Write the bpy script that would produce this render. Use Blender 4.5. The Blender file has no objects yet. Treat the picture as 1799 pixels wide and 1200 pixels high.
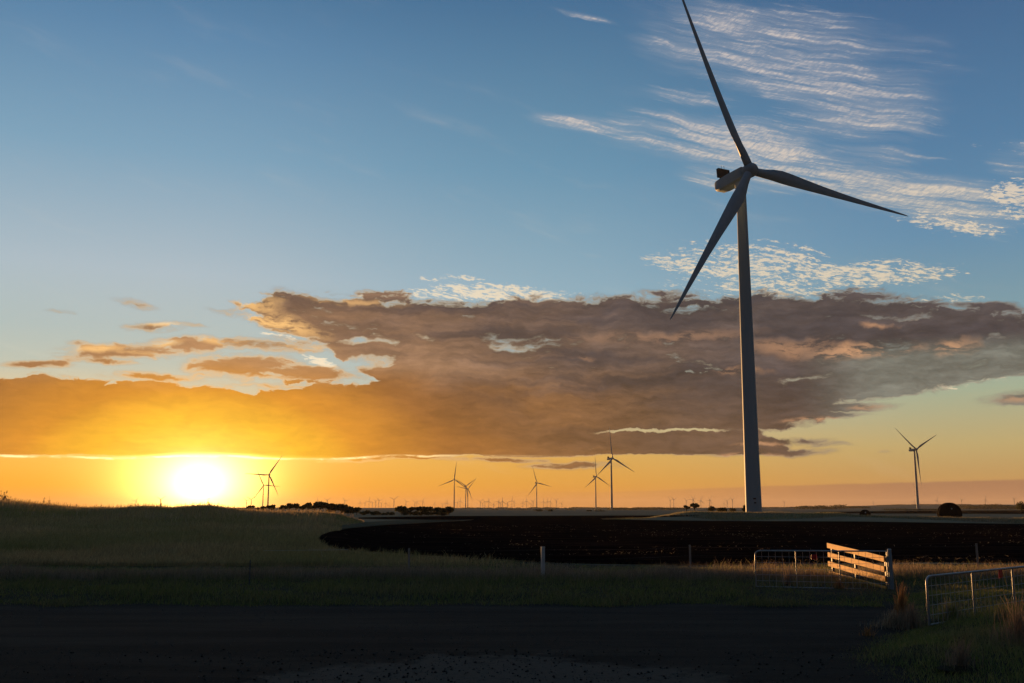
import bpy, bmesh, math, random
import numpy as np
from mathutils import Vector, Matrix

sc = bpy.context.scene
col = sc.collection
R = math.radians
# ------------------------------------------------------------------ camera
FOC, PITCH, CAMH = 1749.0, 9.53, 2.4
cam_data = bpy.data.cameras.new('camera')
cam_data.sensor_width = 36.0
cam_data.lens = 35.0
cam_data.clip_start = 0.1
cam_data.clip_end = 60000
cam = bpy.data.objects.new('camera', cam_data)
col.objects.link(cam)
cam.location = (0, 0, CAMH)
cam.rotation_euler = (R(90 + PITCH), 0, 0)
sc.camera = cam
sc.view_settings.view_transform = 'Standard'
sc.view_settings.look = 'None'
sc.view_settings.exposure = 1.0
SKYGAIN = 0.5
sc.view_settings.gamma = 1

def pxdir(px, py):
    x = (px - 899.5) / FOC
    y = (600 - py) / FOC
    p = R(PITCH)
    return (x, math.cos(p) - y * math.sin(p), math.sin(p) + y * math.cos(p))

def azel(px, py):
    d = pxdir(px, py)
    return math.degrees(math.atan2(d[0], d[1])), math.degrees(math.atan2(d[2], math.hypot(d[0], d[1])))

def onground(px, py, z=0.0):
    d = pxdir(px, py)
    t = (z - CAMH) / d[2]
    return d[0] * t, d[1] * t

def atdist(px, py, Y):
    d = pxdir(px, py)
    t = Y / d[1]
    return d[0] * t, Y, CAMH + d[2] * t

def srgb(r, g, b):
    f = lambda c: (c / 255 / 12.92) if c <= 10 else ((c / 255 + 0.055) / 1.055) ** 2.4
    return (f(r), f(g), f(b))

# ------------------------------------------------------------------ sun
SUN_AZ, SUN_EL = azel(350, 853)
SUN_EL_LAMP = azel(350, 870.5)[1]      # the disc itself sits low in the glare
sun_data = bpy.data.lights.new('sun', 'SUN')
sun_data.energy = 5.0
sun_data.angle = R(0.5)
sun_data.color = (1.0, 0.50, 0.17)
sun = bpy.data.objects.new('sun', sun_data)
col.objects.link(sun)
_s = Vector((math.sin(R(SUN_AZ)) * math.cos(R(SUN_EL_LAMP)), math.cos(R(SUN_AZ)) * math.cos(R(SUN_EL_LAMP)), math.sin(R(SUN_EL_LAMP))))
sun.rotation_euler = _s.to_track_quat('Z', 'Y').to_euler()
sun.location = (0, 0, 60)

# ------------------------------------------------------------------ world: evening sky with clouds
world = bpy.data.worlds.new('World')
sc.world = world
world.use_nodes = True
NT = world.node_tree
NT.nodes.clear()

def nd(t, **kw):
    n = NT.nodes.new(t)
    for k, v in kw.items():
        setattr(n, k, v)
    return n

def plug(sock, v):
    if isinstance(v, bpy.types.NodeSocket):
        NT.links.new(v, sock)
    else:
        sock.default_value = v

def M(op, a, b=0.0, c=0.0, clamp=False):
    n = nd('ShaderNodeMath', operation=op, use_clamp=clamp)
    plug(n.inputs[0], a); plug(n.inputs[1], b); plug(n.inputs[2], c)
    return n.outputs[0]

def add(a, b): return M('ADD', a, b)
def sub(a, b): return M('SUBTRACT', a, b)
def mul(a, b): return M('MULTIPLY', a, b)
def mx(a, b): return M('MAXIMUM', a, b)

def step(v, lo, hi, to0=0.0, to1=1.0):
    n = nd('ShaderNodeMapRange', interpolation_type='SMOOTHSTEP')
    plug(n.inputs['Value'], v)
    plug(n.inputs['From Min'], lo); plug(n.inputs['From Max'], hi)
    plug(n.inputs['To Min'], to0); plug(n.inputs['To Max'], to1)
    return n.outputs['Result']

def comb(x, y, z=0.0):
    n = nd('ShaderNodeCombineXYZ')
    plug(n.inputs[0], x); plug(n.inputs[1], y); plug(n.inputs[2], z)
    return n.outputs[0]

def noise(vec, scale, detail=6, rough=0.55, dist=0.0, sx=1.0, sy=1.0, rot=0.0, off=0.0):
    m = nd('ShaderNodeMapping', vector_type='TEXTURE')
    plug(m.inputs['Vector'], vec)
    m.inputs['Rotation'].default_value = (0, 0, R(-rot))
    m.inputs['Scale'].default_value = (1 / sx, 1 / sy, 1)
    m.inputs['Location'].default_value = (off * 3, off * 2.1, off * .3)
    n = nd('ShaderNodeTexNoise')
    NT.links.new(m.outputs[0], n.inputs['Vector'])
    n.inputs['Scale'].default_value = scale
    n.inputs['Detail'].default_value = detail
    n.inputs['Roughness'].default_value = rough
    n.inputs['Distortion'].default_value = dist
    return n.outputs[0]

def mixc(f, a, b, mode='MIX'):
    n = nd('ShaderNodeMix', data_type='RGBA', blend_type=mode)
    plug(n.inputs[0], f)
    for s, v in ((n.inputs[6], a), (n.inputs[7], b)):
        if isinstance(v, bpy.types.NodeSocket): NT.links.new(v, s)
        else: s.default_value = (v[0], v[1], v[2], 1)
    return n.outputs[2]

def ramp(v, lo, hi, stops):
    """colour ramp over a value range; stops = [(value, (r,g,b) linear)]"""
    n = nd('ShaderNodeMapRange')
    plug(n.inputs['Value'], v)
    n.inputs['From Min'].default_value = lo; n.inputs['From Max'].default_value = hi
    c = nd('ShaderNodeValToRGB')
    c.color_ramp.interpolation = 'LINEAR'
    NT.links.new(n.outputs['Result'], c.inputs[0])
    st = sorted(stops, key=lambda s: s[0])
    els = c.color_ramp.elements
    while len(els) < len(st): els.new(0.5)
    for e, (p, cc) in zip(els, st):
        e.position = min(1, max(0, (p - lo) / (hi - lo)))
        e.color = (cc[0], cc[1], cc[2], 1)
    return c.outputs[0]

tc = nd('ShaderNodeTexCoord')
sep = nd('ShaderNodeSeparateXYZ')
NT.links.new(tc.outputs['Generated'], sep.inputs[0])
DX, DY, DZ = sep.outputs
AZ = mul(M('ARCTAN2', DX, DY), 57.29578)
EL = mul(M('ARCSINE', DZ), 57.29578)
P0 = comb(AZ, EL)

AZ0, AZ1 = -40.0, 40.0
def curve(azv, pts):
    """elevation as a function of azimuth, given by photo-measured points (x, y)"""
    n = nd('ShaderNodeFloatCurve')
    m = nd('ShaderNodeMapRange')
    plug(m.inputs['Value'], azv)
    m.inputs['From Min'].default_value = AZ0; m.inputs['From Max'].default_value = AZ1
    NT.links.new(m.outputs['Result'], n.inputs['Value'])
    cu = n.mapping.curves[0]
    pp = sorted([( (azel(x, y)[0] - AZ0) / (AZ1 - AZ0), (azel(x, y)[1] + 5) / 40) for x, y in pts])
    pp = [(0.0, pp[0][1])] + [p for p in pp if 0.001 < p[0] < .999] + [(1.0, pp[-1][1])]
    while len(cu.points) < len(pp): cu.points.new(.5, .5)
    for q, p in zip(cu.points, pp):
        q.location = p
        q.handle_type = 'AUTO_CLAMPED'
    n.mapping.update()
    return sub(mul(n.outputs[0], 40.0), 5.0)

def ell(*a):
    return lambda: ell_now(*a)

def ell_now(vec, px, py, rx, ry, rot=0, amp=1.0, inner=0.0):
    """soft ellipse blob; sizes in photo pixels turned to degrees at that spot"""
    a0, e0 = azel(px, py)
    a1, _ = azel(px + rx, py); am, _ = azel(px - rx, py)
    _, e1 = azel(px, py - ry); _, em = azel(px, py + ry)
    m = nd('ShaderNodeMapping', vector_type='TEXTURE')
    plug(m.inputs['Vector'], vec)
    m.inputs['Location'].default_value = (a0, e0, 0)
    m.inputs['Rotation'].default_value = (0, 0, R(rot))
    m.inputs['Scale'].default_value = (abs(a1 - am) / 2, abs(e1 - em) / 2, 1)
    l = nd('ShaderNodeVectorMath', operation='LENGTH')
    NT.links.new(m.outputs[0], l.inputs[0])
    return step(l.outputs['Value'], inner, 1.0, amp, 0.0)

def addall(l):
    r = l[0]()
    for x in l[1:]: r = add(r, x())
    return r
def maxall(l):
    r = l[0]()
    for x in l[1:]: r = mx(r, x())
    return r

def ely(y): return azel(899.5, y)[1]

# --- clear sky: three elevation ramps blended across the azimuth
def skyramp(lst, top, zen):
    st = [(ely(y), srgb(*c)) for y, c in lst]
    st += [(40, srgb(*top)), (88, srgb(*zen))]
    st += [(-2, st[0][1])]
    return ramp(EL, -2, 90, st)
rL = skyramp([(892, (240, 145, 28)), (855, (244, 166, 34)), (800, (244, 186, 80)), (720, (225, 200, 150)), (660, (184, 192, 178)), (600, (172, 188, 186)), (500, (168, 186, 196)), (300, (122, 161, 186)), (100, (90, 133, 169)), (0, (74, 117, 154))], (78, 112, 148), (84, 110, 138))
rM = skyramp([(892, (208, 128, 44)), (850, (218, 154, 58)), (800, (216, 168, 84)), (740, (190, 185, 150)), (660, (160, 182, 186)), (500, (140, 172, 188)), (300, (104, 148, 175)), (0, (68, 110, 147))], (74, 108, 145), (84, 110, 138))
rR = skyramp([(892, (178, 124, 78)), (850, (186, 144, 86)), (790, (186, 165, 112)), (700, (160, 172, 146)), (600, (128, 158, 165)), (450, (98, 140, 170)), (300, (82, 124, 160)), (0, (60, 96, 137))], (66, 100, 138), (84, 110, 138))
fLM = step(AZ, -20, 4)
fMR = step(AZ, 0, 26)
sky = mixc(fMR, mixc(fLM, rL, rM), rR)
# the half of the sky away from the sun is dim and cool
back = ramp(EL, -2, 90, [(-2, srgb(14, 26, 36)), (3, srgb(17, 31, 43)), (10, srgb(26, 40, 52)), (25, srgb(40, 56, 72)), (60, srgb(66, 90, 116)), (88, srgb(84, 110, 138))])
fb = step(DY, 0.85, 0.35)
sky = mixc(fb, sky, back)

# physical sky model gives a share of the clear-sky light
nis = nd('ShaderNodeTexSky', sky_type='NISHITA')
nis.sun_disc = False
nis.sun_elevation = R(max(SUN_EL, 0.5))
nis.sun_rotation = R(SUN_AZ)
nis.air_density = 1.0; nis.dust_density = 1.0; nis.ozone_density = 1.5

# --- glow round the sun
a_s = mul(sub(AZ, SUN_AZ), 0.92)
e_s = sub(EL, SUN_EL)
a_s = mul(a_s, .86)
DS = M('SQRT', add(mul(a_s, a_s), mul(e_s, e_s)))
a_w = mul(a_s, 0.72)
DW = M('SQRT', add(mul(a_w, a_w), mul(e_s, e_s)))
SUNF = step(DY, 0.0, 0.4)

# --- warped coordinates
w1 = sub(noise(P0, 0.35, 4, .5, off=3), 0.5)
w2 = sub(noise(P0, 0.35, 4, .5, off=17), 0.5)
w3 = sub(noise(P0, 1.6, 3, .5, off=29), 0.5)
w4 = sub(noise(P0, 1.6, 3, .5, off=41), 0.5)
PW = comb(add(AZ, add(mul(w1, 4.5), mul(w3, 1.1))), add(EL, add(mul(w2, 1.3), mul(w4, 0.45))))
PWs = comb(add(AZ, add(mul(w1, 1.5), mul(w3, .5))), add(EL, add(mul(w2, .5), mul(w4, 0.2))))
AZW = add(AZ, mul(w1, 2.0))

# --- thick cloud bank
nA = noise(PW, 0.42, 9, .56, sx=.42, sy=1.3, rot=-2, off=7)
nB = noise(PW, 1.1, 7, .6, sx=.34, sy=1.5, rot=1, off=23)
nAc = sub(nA, 0.5)
nBc = sub(nB, 0.5)

def band(up, lo, su, sl, ku=2.2, kl=1.2, x0=None, x1=None):
    """a cloud band between two measured edges; su, sl = softness in degrees"""
    cu = curve(AZW, up); cl = curve(AZW, lo)
    jig = add(mul(nAc, 1.0), mul(nBc, .55))
    u = add(sub(cu, EL), mul(jig, ku))
    l = add(sub(EL, cl), mul(jig, kl))
    r = mul(step(u, -su, su), step(l, -sl, sl))
    if x0 is not None:
        r = mul(r, step(add(AZ, mul(jig, 7)), azel(x0[0], 700)[0], azel(x0[1], 700)[0]))
    if x1 is not None:
        r = mul(r, step(add(AZ, mul(jig, 7)), azel(x1[1], 700)[0], azel(x1[0], 700)[0]))
    return r

bank = band([(-400, 672), (0, 672), (60, 664), (150, 668), (250, 672), (330, 680), (450, 680), (540, 672), (640, 668), (700, 640), (900, 640), (1300, 640), (1420, 700), (1470, 735), (1600, 760)],
            [(-400, 799), (0, 799), (350, 802), (600, 807), (700, 803), (1000, 799), (1200, 798), (1320, 800), (1420, 790), (1600, 770)],
            .34, .17, ku=2.1, kl=.42, x1=(1330, 1440))
mass = band([(300, 540), (430, 522), (480, 510), (600, 520), (700, 526), (850, 532), (1000, 524), (1150, 518), (1400, 514), (1550, 520), (1650, 532), (1760, 545), (2000, 545)],
            [(300, 560), (430, 572), (540, 596), (620, 640), (700, 690), (900, 730), (1340, 745), (1440, 745), (1480, 705), (1560, 694), (1700, 676), (1850, 655), (2000, 650)],
            .5, .35, ku=1.9, kl=1.3, x0=(400, 475))
holes = addall([ell(PW, 650, 600, 75, 16, 0, .85), ell(PW, 655, 640, 85, 20, 3, 1.0), ell(PW, 540, 590, 70, 10, -3, .5), ell(PW, 745, 590, 60, 10, 0, .45), ell(PW, 1180, 757, 260, 7, 0, 2.0), ell(PW, 1390, 762, 110, 13, 0, 2.4), ell(PW, 1460, 775, 120, 22, 0, 2.4), ell(PW, 1010, 790, 130, 4, 0, .9),
                ell(PW, 900, 610, 60, 10, 0, .25), ell(PW, 990, 655, 70, 8, 0, .35), ell(PW, 940, 672, 50, 6, 0, .4), ell(PW, 1250, 640, 80, 14, 0, .35),
                ell(PW, 1395, 690, 45, 7, 2, .7), ell(PW, 1600, 560, 110, 13, -8, .55), ell(PW, 1380, 665, 90, 8, 5, .55), ell(PW, 1760, 600, 60, 14, 15, .5)])
def elw(v, x, y, rx, ry, rot, amp): return ell(v, x, y, rx * 1.4, ry * 1.5, rot, amp * 1.1, .05)
strk = maxall([elw(PWs, 265, 574, 60, 10, 1, .85), elw(PWs, 330, 572, 70, 5, 0, .6), elw(PWs, 215, 618, 135, 17, 5, 1.1), elw(PWs, 350, 606, 110, 16, 4, .9), elw(PWs, 470, 606, 130, 15, -1, 1.1),
               elw(PWs, 175, 636, 80, 7, 2, .9), elw(PWs, 70, 641, 70, 8, 3, .9), elw(PWs, 430, 645, 110, 26, 3, 1.2), elw(PWs, 540, 655, 130, 16, -4, 1.1), elw(PWs, 270, 662, 120, 9, 0, 1.0),
               elw(PWs, 500, 680, 110, 7, 0, 1.0), elw(PWs, 1480, 716, 95, 9, 1, 1.4), elw(PWs, 1420, 733, 105, 9, 3, 1.3), elw(PWs, 1800, 699, 75, 13, 3, 1.2), elw(PWs, 1010, 818, 95, 8, 0, .9), elw(PWs, 860, 808, 120, 5, 0, .8),
               elw(PWs, 1330, 777, 130, 8, 0, 1.4), elw(PWs, 1320, 794, 130, 9, 0, 1.4), elw(PWs, 1400, 692, 110, 18, -3, 1.3), elw(PWs, 1410, 655, 120, 16, 3, 1.2), elw(PWs, 1350, 725, 110, 22, 0, 1.3), elw(PWs, 1450, 780, 60, 5, 0, .7), elw(PWs, 1500, 676, 60, 6, -2, .9), elw(PWs, 640, 805, 90, 7, 2, .9), elw(PWs, 130, 604, 25, 6, 0, .8),
               elw(PWs, 1560, 793, 22, 4, 0, .7), elw(PWs, 1740, 540, 90, 9, -8, 1.0), elw(PWs, 1640, 536, 90, 8, -6, .8), elw(PWs, 240, 533, 60, 9, -8, .4), elw(PWs, 105, 548, 30, 5, 0, .4), elw(PWs, 410, 548, 60, 8, -3, .6)])
rawA = mx(sub(mx(mul(bank, 2.0), mul(mass, 1.30)), mul(holes, add(1.15, mul(sub(nB, .5), 3.0)))), strk)
nC = noise(PWs, 2.6, 7, .62, sx=.42, sy=1.5, rot=2, off=33)
nsum = add(add(mul(nAc, .8), mul(nBc, 1.0)), mul(sub(nC, .5), .5))
dens = add(mul(rawA, 1.12), mul(mul(nsum, 2.7), step(rawA, 0, .45)))
alphaA = step(dens, .06, 1.12)
thick = step(dens, .3, 1.2)

# colours of the thick cloud by distance from the sun
ca = ramp(DW, 0, 45, [(0, (1.3, 1.0, .4)), (2.2, (1.12, .62, .05)), (3.6, (.94, .49, .020)), (5.4, (.64, .25, .018)), (8.0, (.32, .120, .022)), (11, (.205, .090, .030)), (15, (.130, .070, .040)), (20, (.088, .060, .052)), (27, (.070, .057, .056)), (42, (.056, .051, .057))])
cb = ramp(DW, 0, 45, [(0, (.95, .62, .25)), (5.2, (.62, .33, .12)), (7, (.43, .225, .10)), (9.5, (.29, .160, .088)), (14, (.165, .102, .072)), (20, (.098, .073, .068)), (28, (.073, .061, .064)), (42, (.058, .053, .062))])
ca = mixc(step(add(EL, mul(nAc, 2.5)), ely(700), ely(625)), ca, cb)
# darker, greyer patches in the thick parts; browner low down
patch = step(noise(PW, .42, 7, .58, sx=.26, sy=1.6, off=51), .34, .62)
nearmask = step(DW, 5, 14)
low = step(EL, ely(640), ely(760))
ca = mixc(mul(mul(patch, nearmask), sub(.85, mul(low, .55))), ca, (.048, .040, .045))
# grey-green underside at the right
gr = mul(step(AZ, azel(1380, 600)[0], azel(1560, 600)[0]), step(EL, ely(610), ely(650)))
ca = mixc(mul(gr, .8), ca, srgb(118, 120, 110))
grit = add(.78, mul(add(mul(add(nAc, nBc), 1.1), mul(sub(nC, .5), 1.0)), add(.40, mul(nearmask, .8))))
ca = mixc(1.0, ca, comb(add(grit, .22), add(grit, .22), add(grit, .22)), 'MULTIPLY')
# sunlit peach patches
peach = maxall([ell(PW, 500, 565, 120, 24, -14, 1.0), ell(PW, 460, 535, 70, 26, 0, .85), ell(PW, 640, 530, 130, 9, -2, .6), ell(PWs, 170, 614, 90, 10, 6, 1.0), ell(PWs, 290, 604, 40, 9, 12, .8), ell(PW, 235, 620, 60, 9, 0, .55), ell(PWs, 470, 607, 150, 9, -1, 1.0), ell(PWs, 380, 600, 60, 9, -5, .8),
                ell(PWs, 290, 570, 50, 6, 0, .9), ell(PW, 1520, 618, 150, 19, -1, .95), ell(PW, 1390, 612, 120, 22, -3, .5), ell(PW, 1690, 612, 60, 20, 12, .75), ell(PW, 1170, 590, 240, 14, 0, .3), ell(PW, 1540, 573, 30, 8, 0, .6), ell(PWs, 1430, 739, 90, 7, 0, .9), ell(PWs, 1530, 714, 50, 7, 0, .7),
                ell(PWs, 1350, 781, 90, 6, 0, .7), ell(PWs, 1300, 800, 110, 6, 0, .7), ell(PWs, 1100, 803, 200, 5, 0, .5), ell(PWs, 1790, 701, 70, 11, 0, .5), ell(PW, 1300, 655, 70, 9, 0, .5), ell(PW, 900, 600, 60, 12, 0, .25), ell(PW, 1020, 628, 40, 7, 0, .3), ell(PWs, 1550, 793, 30, 6, 0, 1.0), ell(PWs, 430, 500, 60, 20, 0, .5), ell(PWs, 20, 545, 40, 8, 0, .5)])
pf = mul(peach, step(add(nA, add(mul(nBc, .7), mul(sub(nC, .5), .8))), .36, .56))
peachc = mixc(step(AZ, -14, 6), srgb(255, 200, 126), srgb(216, 160, 116))
ca = mixc(mul(pf, .9), ca, peachc)
# thin rims let light through
rim = mul(mul(alphaA, sub(1.0, thick)), step(rawA, 1.6, 1.0))
rimc = mixc(step(DW, 3, 26), (1.4, 1.05, .55), srgb(190, 172, 150))
ca = mixc(mul(rim, .8), ca, rimc)
# bright silver line under the bank by the sun
edge = curve(AZ, [(-400, 800), (0, 800), (200, 805), (350, 801), (420, 802), (500, 806), (600, 806), (700, 800), (1000, 800), (1200, 800), (1700, 800)])
ln = M('ABSOLUTE', add(sub(EL, edge), mul(add(nBc, nAc), .22)))
line = mul(mul(step(ln, .09, .01), step(DW, 13, 2.5)), add(.12, mul(step(nB, .42, .6), .88)))

# --- horizon cloud layer, pinkish, at the right
hz = curve(AZ, [(-400, 893), (600, 880), (850, 862), (1000, 864), (1120, 862), (1250, 857), (1400, 852), (1600, 847), (1799, 842), (2200, 840)])
hzj = add(sub(hz, EL), mul(nBc, .14))
fh = mul(step(hzj, -.04, .08), step(AZ, azel(780, 860)[0], azel(1300, 860)[0]))
sky = mixc(mul(fh, .8), sky, mixc(step(AZ, 4, 24), srgb(198, 134, 74), srgb(150, 106, 84)))

# --- high cirrus
PC = comb(add(AZ, mul(w1, 1.6)), add(EL, mul(w2, .5)))
fib = noise(PC, .85, 12, .70, dist=.15, sx=.12, sy=2.4, rot=15, off=5)
fib2 = noise(PC, 2.4, 8, .68, sx=.15, sy=2.0, rot=13, off=61)
rip = noise(PC, 4.5, 5, .6, sx=.5, sy=1.8, rot=-22, off=77)
big = noise(PC, .45, 4, .55, sx=.3, sy=1.5, rot=15, off=13)
ci = maxall([ell(PC, 1400, 105, 400, 140, -14, 1.12, .2), ell(PC, 1180, 50, 190, 40, -18, .6), ell(PC, 1500, 205, 280, 80, -12, 1.0, .2), ell(PC, 1090, 222, 220, 22, -6, 1.25, .3), ell(PC, 1290, 250, 340, 60, -11, 1.3, .3), ell(PC, 1500, 270, 220, 32, -10, 1.2, .3),
             ell(PC, 1340, 312, 200, 44, -6, 1.35, .3), ell(PC, 1540, 325, 340, 56, -13, 1.35, .3), ell(PC, 1200, 170, 190, 26, -8, 1.0, .2), ell(PC, 1740, 418, 80, 10, -15, .9), ell(PC, 1690, 375, 200, 50, -16, 1.25, .3), ell(PC, 1790, 280, 110, 40, -10, .9, .2), ell(PC, 1030, 32, 90, 10, -12, .9), ell(PC, 1480, 26, 110, 14, -10, .8), ell(PC, 1380, 60, 150, 26, -18, 1.15, .2), ell(PC, 1420, 130, 200, 40, -16, 1.1, .3), ell(PC, 1040, 450, 30, 10, -6, .3)])
ciN = add(mul(sub(fib, .5), 4.2), add(mul(sub(fib2, .5), 2.6), mul(sub(big, .5), 2.1)))
ciA = step(add(ci, mul(ciN, step(ci, 0, .5))), .40, 2.05)
veil = mul(mul(step(add(ci, mul(sub(big, .5), 2.4)), .15, 1.4), add(.5, mul(sub(fib, .5), 2.6))), .55)
ciA = mul(ciA, add(.85, mul(sub(rip, .5), 2.0)))
# --- fine rippled puffs
puff = noise(PC, 4.6, 5, .66, sx=.5, sy=1.7, rot=8, off=91)
cc = maxall([ell(PC, 1800, 350, 110, 66, -14, 1.05, .4), ell(PC, 1680, 395, 170, 30, -14, .8, .3), ell(PC, 1790, 260, 80, 40, 0, .6), ell(PC, 1720, 255, 30, 10, 0, .8), ell(PC, 1300, 458, 230, 48, -4, 1.1, .4), ell(PC, 1520, 478, 270, 34, -5, 1.08, .4), ell(PC, 1400, 502, 260, 34, 0, .95, .4), ell(PC, 1230, 425, 90, 14, -4, .8, .2), ell(PC, 1660, 486, 90, 10, -6, .8, .2), ell(PC, 1200, 500, 80, 24, 0, .5, .3),
             ell(PC, 860, 516, 200, 26, 0, 1.15, .4), ell(PC, 790, 490, 100, 14, 0, .9), ell(PC, 680, 520, 90, 7, 0, .95, .3), ell(PC, 980, 522, 110, 12, 0, .65), ell(PC, 1660, 525, 130, 14, -4, .7, .3), ell(PC, 1600, 560, 100, 16, -8, .8, .2), ell(PC, 1640, 680, 200, 12, 4, .85, .2), ell(PC, 1540, 672, 80, 9, -5, 1.0, .3), ell(PC, 1790, 660, 80, 12, 12, .7, .3), ell(PC, 560, 636, 50, 12, -20, 1.15, .4), ell(PC, 490, 590, 60, 10, -8, .9, .2), ell(PC, 1690, 570, 160, 30, 0, .45, .3)])
ccA = step(add(cc, mul(add(mul(sub(puff, .5), 4.0), mul(sub(fib, .5), 2.8)), step(cc, 0, .4))), .70, 1.45)
hiA = M('MINIMUM', add(mx(mul(ciA, .9), veil), mul(ccA, .88)), 0.93)
hic = mixc(step(EL, ely(640), ely(120)), mixc(step(DW, 4, 26), (1.1, .95, .7), srgb(214, 200, 170)), srgb(188, 184, 186))
thk = step(add(ciA, ccA), .2, 1.0)
hic = mixc(mul(thk, .55), hic, mixc(step(EL, ely(600), ely(120)), srgb(238, 216, 182), srgb(220, 204, 192)))
sky = mixc(hiA, sky, hic)
# --- composite: thick cloud over sky, silver line, glare, dusk below the horizon
def emit(c):
    n = nd('ShaderNodeBackground'); 
    if isinstance(c, bpy.types.NodeSocket): NT.links.new(c, n.inputs[0])
    else: n.inputs[0].default_value = (c[0], c[1], c[2], 1)
    n.inputs[1].default_value = SKYGAIN
    return n.outputs[0]
def mixs(f, a, b):
    n = nd('ShaderNodeMixShader'); plug(n.inputs[0], f); NT.links.new(a, n.inputs[1]); NT.links.new(b, n.inputs[2])
    return n.outputs[0]
def adds(a, b):
    n = nd('ShaderNodeAddShader'); NT.links.new(a, n.inputs[0]); NT.links.new(b, n.inputs[1])
    return n.outputs[0]
g = add(add(mul(M('EXPONENT', mul(DS, -.92)), 17.0), mul(M('EXPONENT', mul(DS, -.45)), .30)), mul(M('EXPONENT', mul(DW, -.20)), .02))
occ = sub(1.0, mul(step(add(sub(EL, edge), mul(nBc, .1)), -.05, .25), .90))
g = mul(mul(g, occ), mul(SUNF, SKYGAIN))
glare = nd('ShaderNodeBackground'); glare.inputs[0].default_value = (1.0, .63, .17, 1); NT.links.new(g, glare.inputs[1])
bg2 = nd('ShaderNodeBackground'); NT.links.new(nis.outputs[0], bg2.inputs[0]); bg2.inputs[1].default_value = 0.004
S = mixs(alphaA, emit(sky), emit(ca))
S = mixs(mul(line, .9), S, emit((1.7, 1.3, .62)))
S = adds(adds(S, glare.outputs[0]), bg2.outputs[0])
S = mixs(step(EL, -.2, -3), S, emit((.02, .018, .016)))
wo = nd('ShaderNodeOutputWorld'); NT.links.new(S, wo.inputs['Surface'])
world.cycles.sampling_method = 'MANUAL'
world.cycles.sample_map_resolution = 1024

# ================================================================== helpers
rng = np.random.default_rng(7)
random.seed(7)

def tag(o, label=None, cat=None, group=None, kind=None):
    if label: o['label'] = label
    if cat: o['category'] = cat
    if group: o['group'] = group
    if kind: o['kind'] = kind
    return o

def empty(name, loc=(0, 0, 0), rz=0.0):
    o = bpy.data.objects.new(name, None)
    o.empty_display_size = 0.3
    col.objects.link(o)
    o.location = loc
    o.rotation_euler = (0, 0, rz)
    return o

def meshobj(name, verts, faces, mat=None, parent=None, smooth=False, colors=None, uvh=None):
    me = bpy.data.meshes.new(name)
    if isinstance(verts, np.ndarray):
        nv = len(verts)
        me.vertices.add(nv)
        me.vertices.foreach_set('co', verts.astype(np.float32).ravel())
        if isinstance(faces, np.ndarray):
            nf, k = faces.shape
            me.loops.add(nf * k)
            me.loops.foreach_set('vertex_index', faces.astype(np.int32).ravel())
            me.polygons.add(nf)
            me.polygons.foreach_set('loop_start', np.arange(0, nf * k, k, dtype=np.int32))
            me.polygons.foreach_set('loop_total', np.full(nf, k, dtype=np.int32))
        me.update(calc_edges=True)
        me.validate()
    else:
        me.from_pydata(verts, [], faces)
        me.update()
    if smooth:
        me.polygons.foreach_set('use_smooth', np.ones(len(me.polygons), dtype=bool))
    if colors is not None:
        at = me.color_attributes.new('tint', 'FLOAT_COLOR', 'POINT')
        at.data.foreach_set('color', colors.astype(np.float32).ravel())
    o = bpy.data.objects.new(name, me)
    col.objects.link(o)
    if mat: me.materials.append(mat)
    if parent: o.parent = parent
    return o

class MB:
    """collects simple shapes into one mesh"""
    def __init__(s): s.v = []; s.f = []
    def add(s, v, f):
        n = len(s.v); s.v += [tuple(p) for p in v]; s.f += [tuple(i + n for i in q) for q in f]
    def box(s, c, size, rot=None, bev=0.0):
        bm = bmesh.new()
        bmesh.ops.create_cube(bm, size=1.0)
        for v in bm.verts: v.co = Vector((v.co.x * size[0], v.co.y * size[1], v.co.z * size[2]))
        if bev: bmesh.ops.bevel(bm, geom=list(bm.edges), offset=bev, segments=2, affect='EDGES', profile=.6)
        if rot is not None: bmesh.ops.transform(bm, matrix=rot.to_4x4(), verts=bm.verts)
        bm.verts.index_update()
        s.add([v.co + Vector(c) for v in bm.verts], [[v.index for v in f.verts] for f in bm.faces])
        bm.free()
    def tube(s, pts, r, n=10, cap=True):
        pts = [Vector(p) for p in pts]
        rr = r if isinstance(r, (list, tuple)) else [r] * len(pts)
        V = []; F = []
        up = None
        for i, p in enumerate(pts):
            d = (pts[min(i + 1, len(pts) - 1)] - pts[max(i - 1, 0)]).normalized()
            a = (Vector((0, 0, 1)) if abs(d.z) < .9 else Vector((1, 0, 0))) if up is None else up
            x = (a - d * a.dot(d)).normalized(); y = d.cross(x); up = x
            for k in range(n):
                t = 2 * math.pi * k / n
                V.append(p + (x * math.cos(t) + y * math.sin(t)) * rr[i])
        for i in range(len(pts) - 1):
            for k in range(n):
                F.append((i * n + k, i * n + (k + 1) % n, (i + 1) * n + (k + 1) % n, (i + 1) * n + k))
        if cap:
            F.append(tuple(range(n - 1, -1, -1))); F.append(tuple(range((len(pts) - 1) * n, len(pts) * n)))
        s.add(V, F)
    def build(s, name, mat, parent=None, smooth=False):
        o = meshobj(name, s.v, s.f, mat, parent)
        if smooth:
            o.data.polygons.foreach_set('use_smooth', [True] * len(o.data.polygons))
            try: o.data.set_sharp_from_angle(angle=R(40))
            except Exception: pass
        return o

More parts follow.
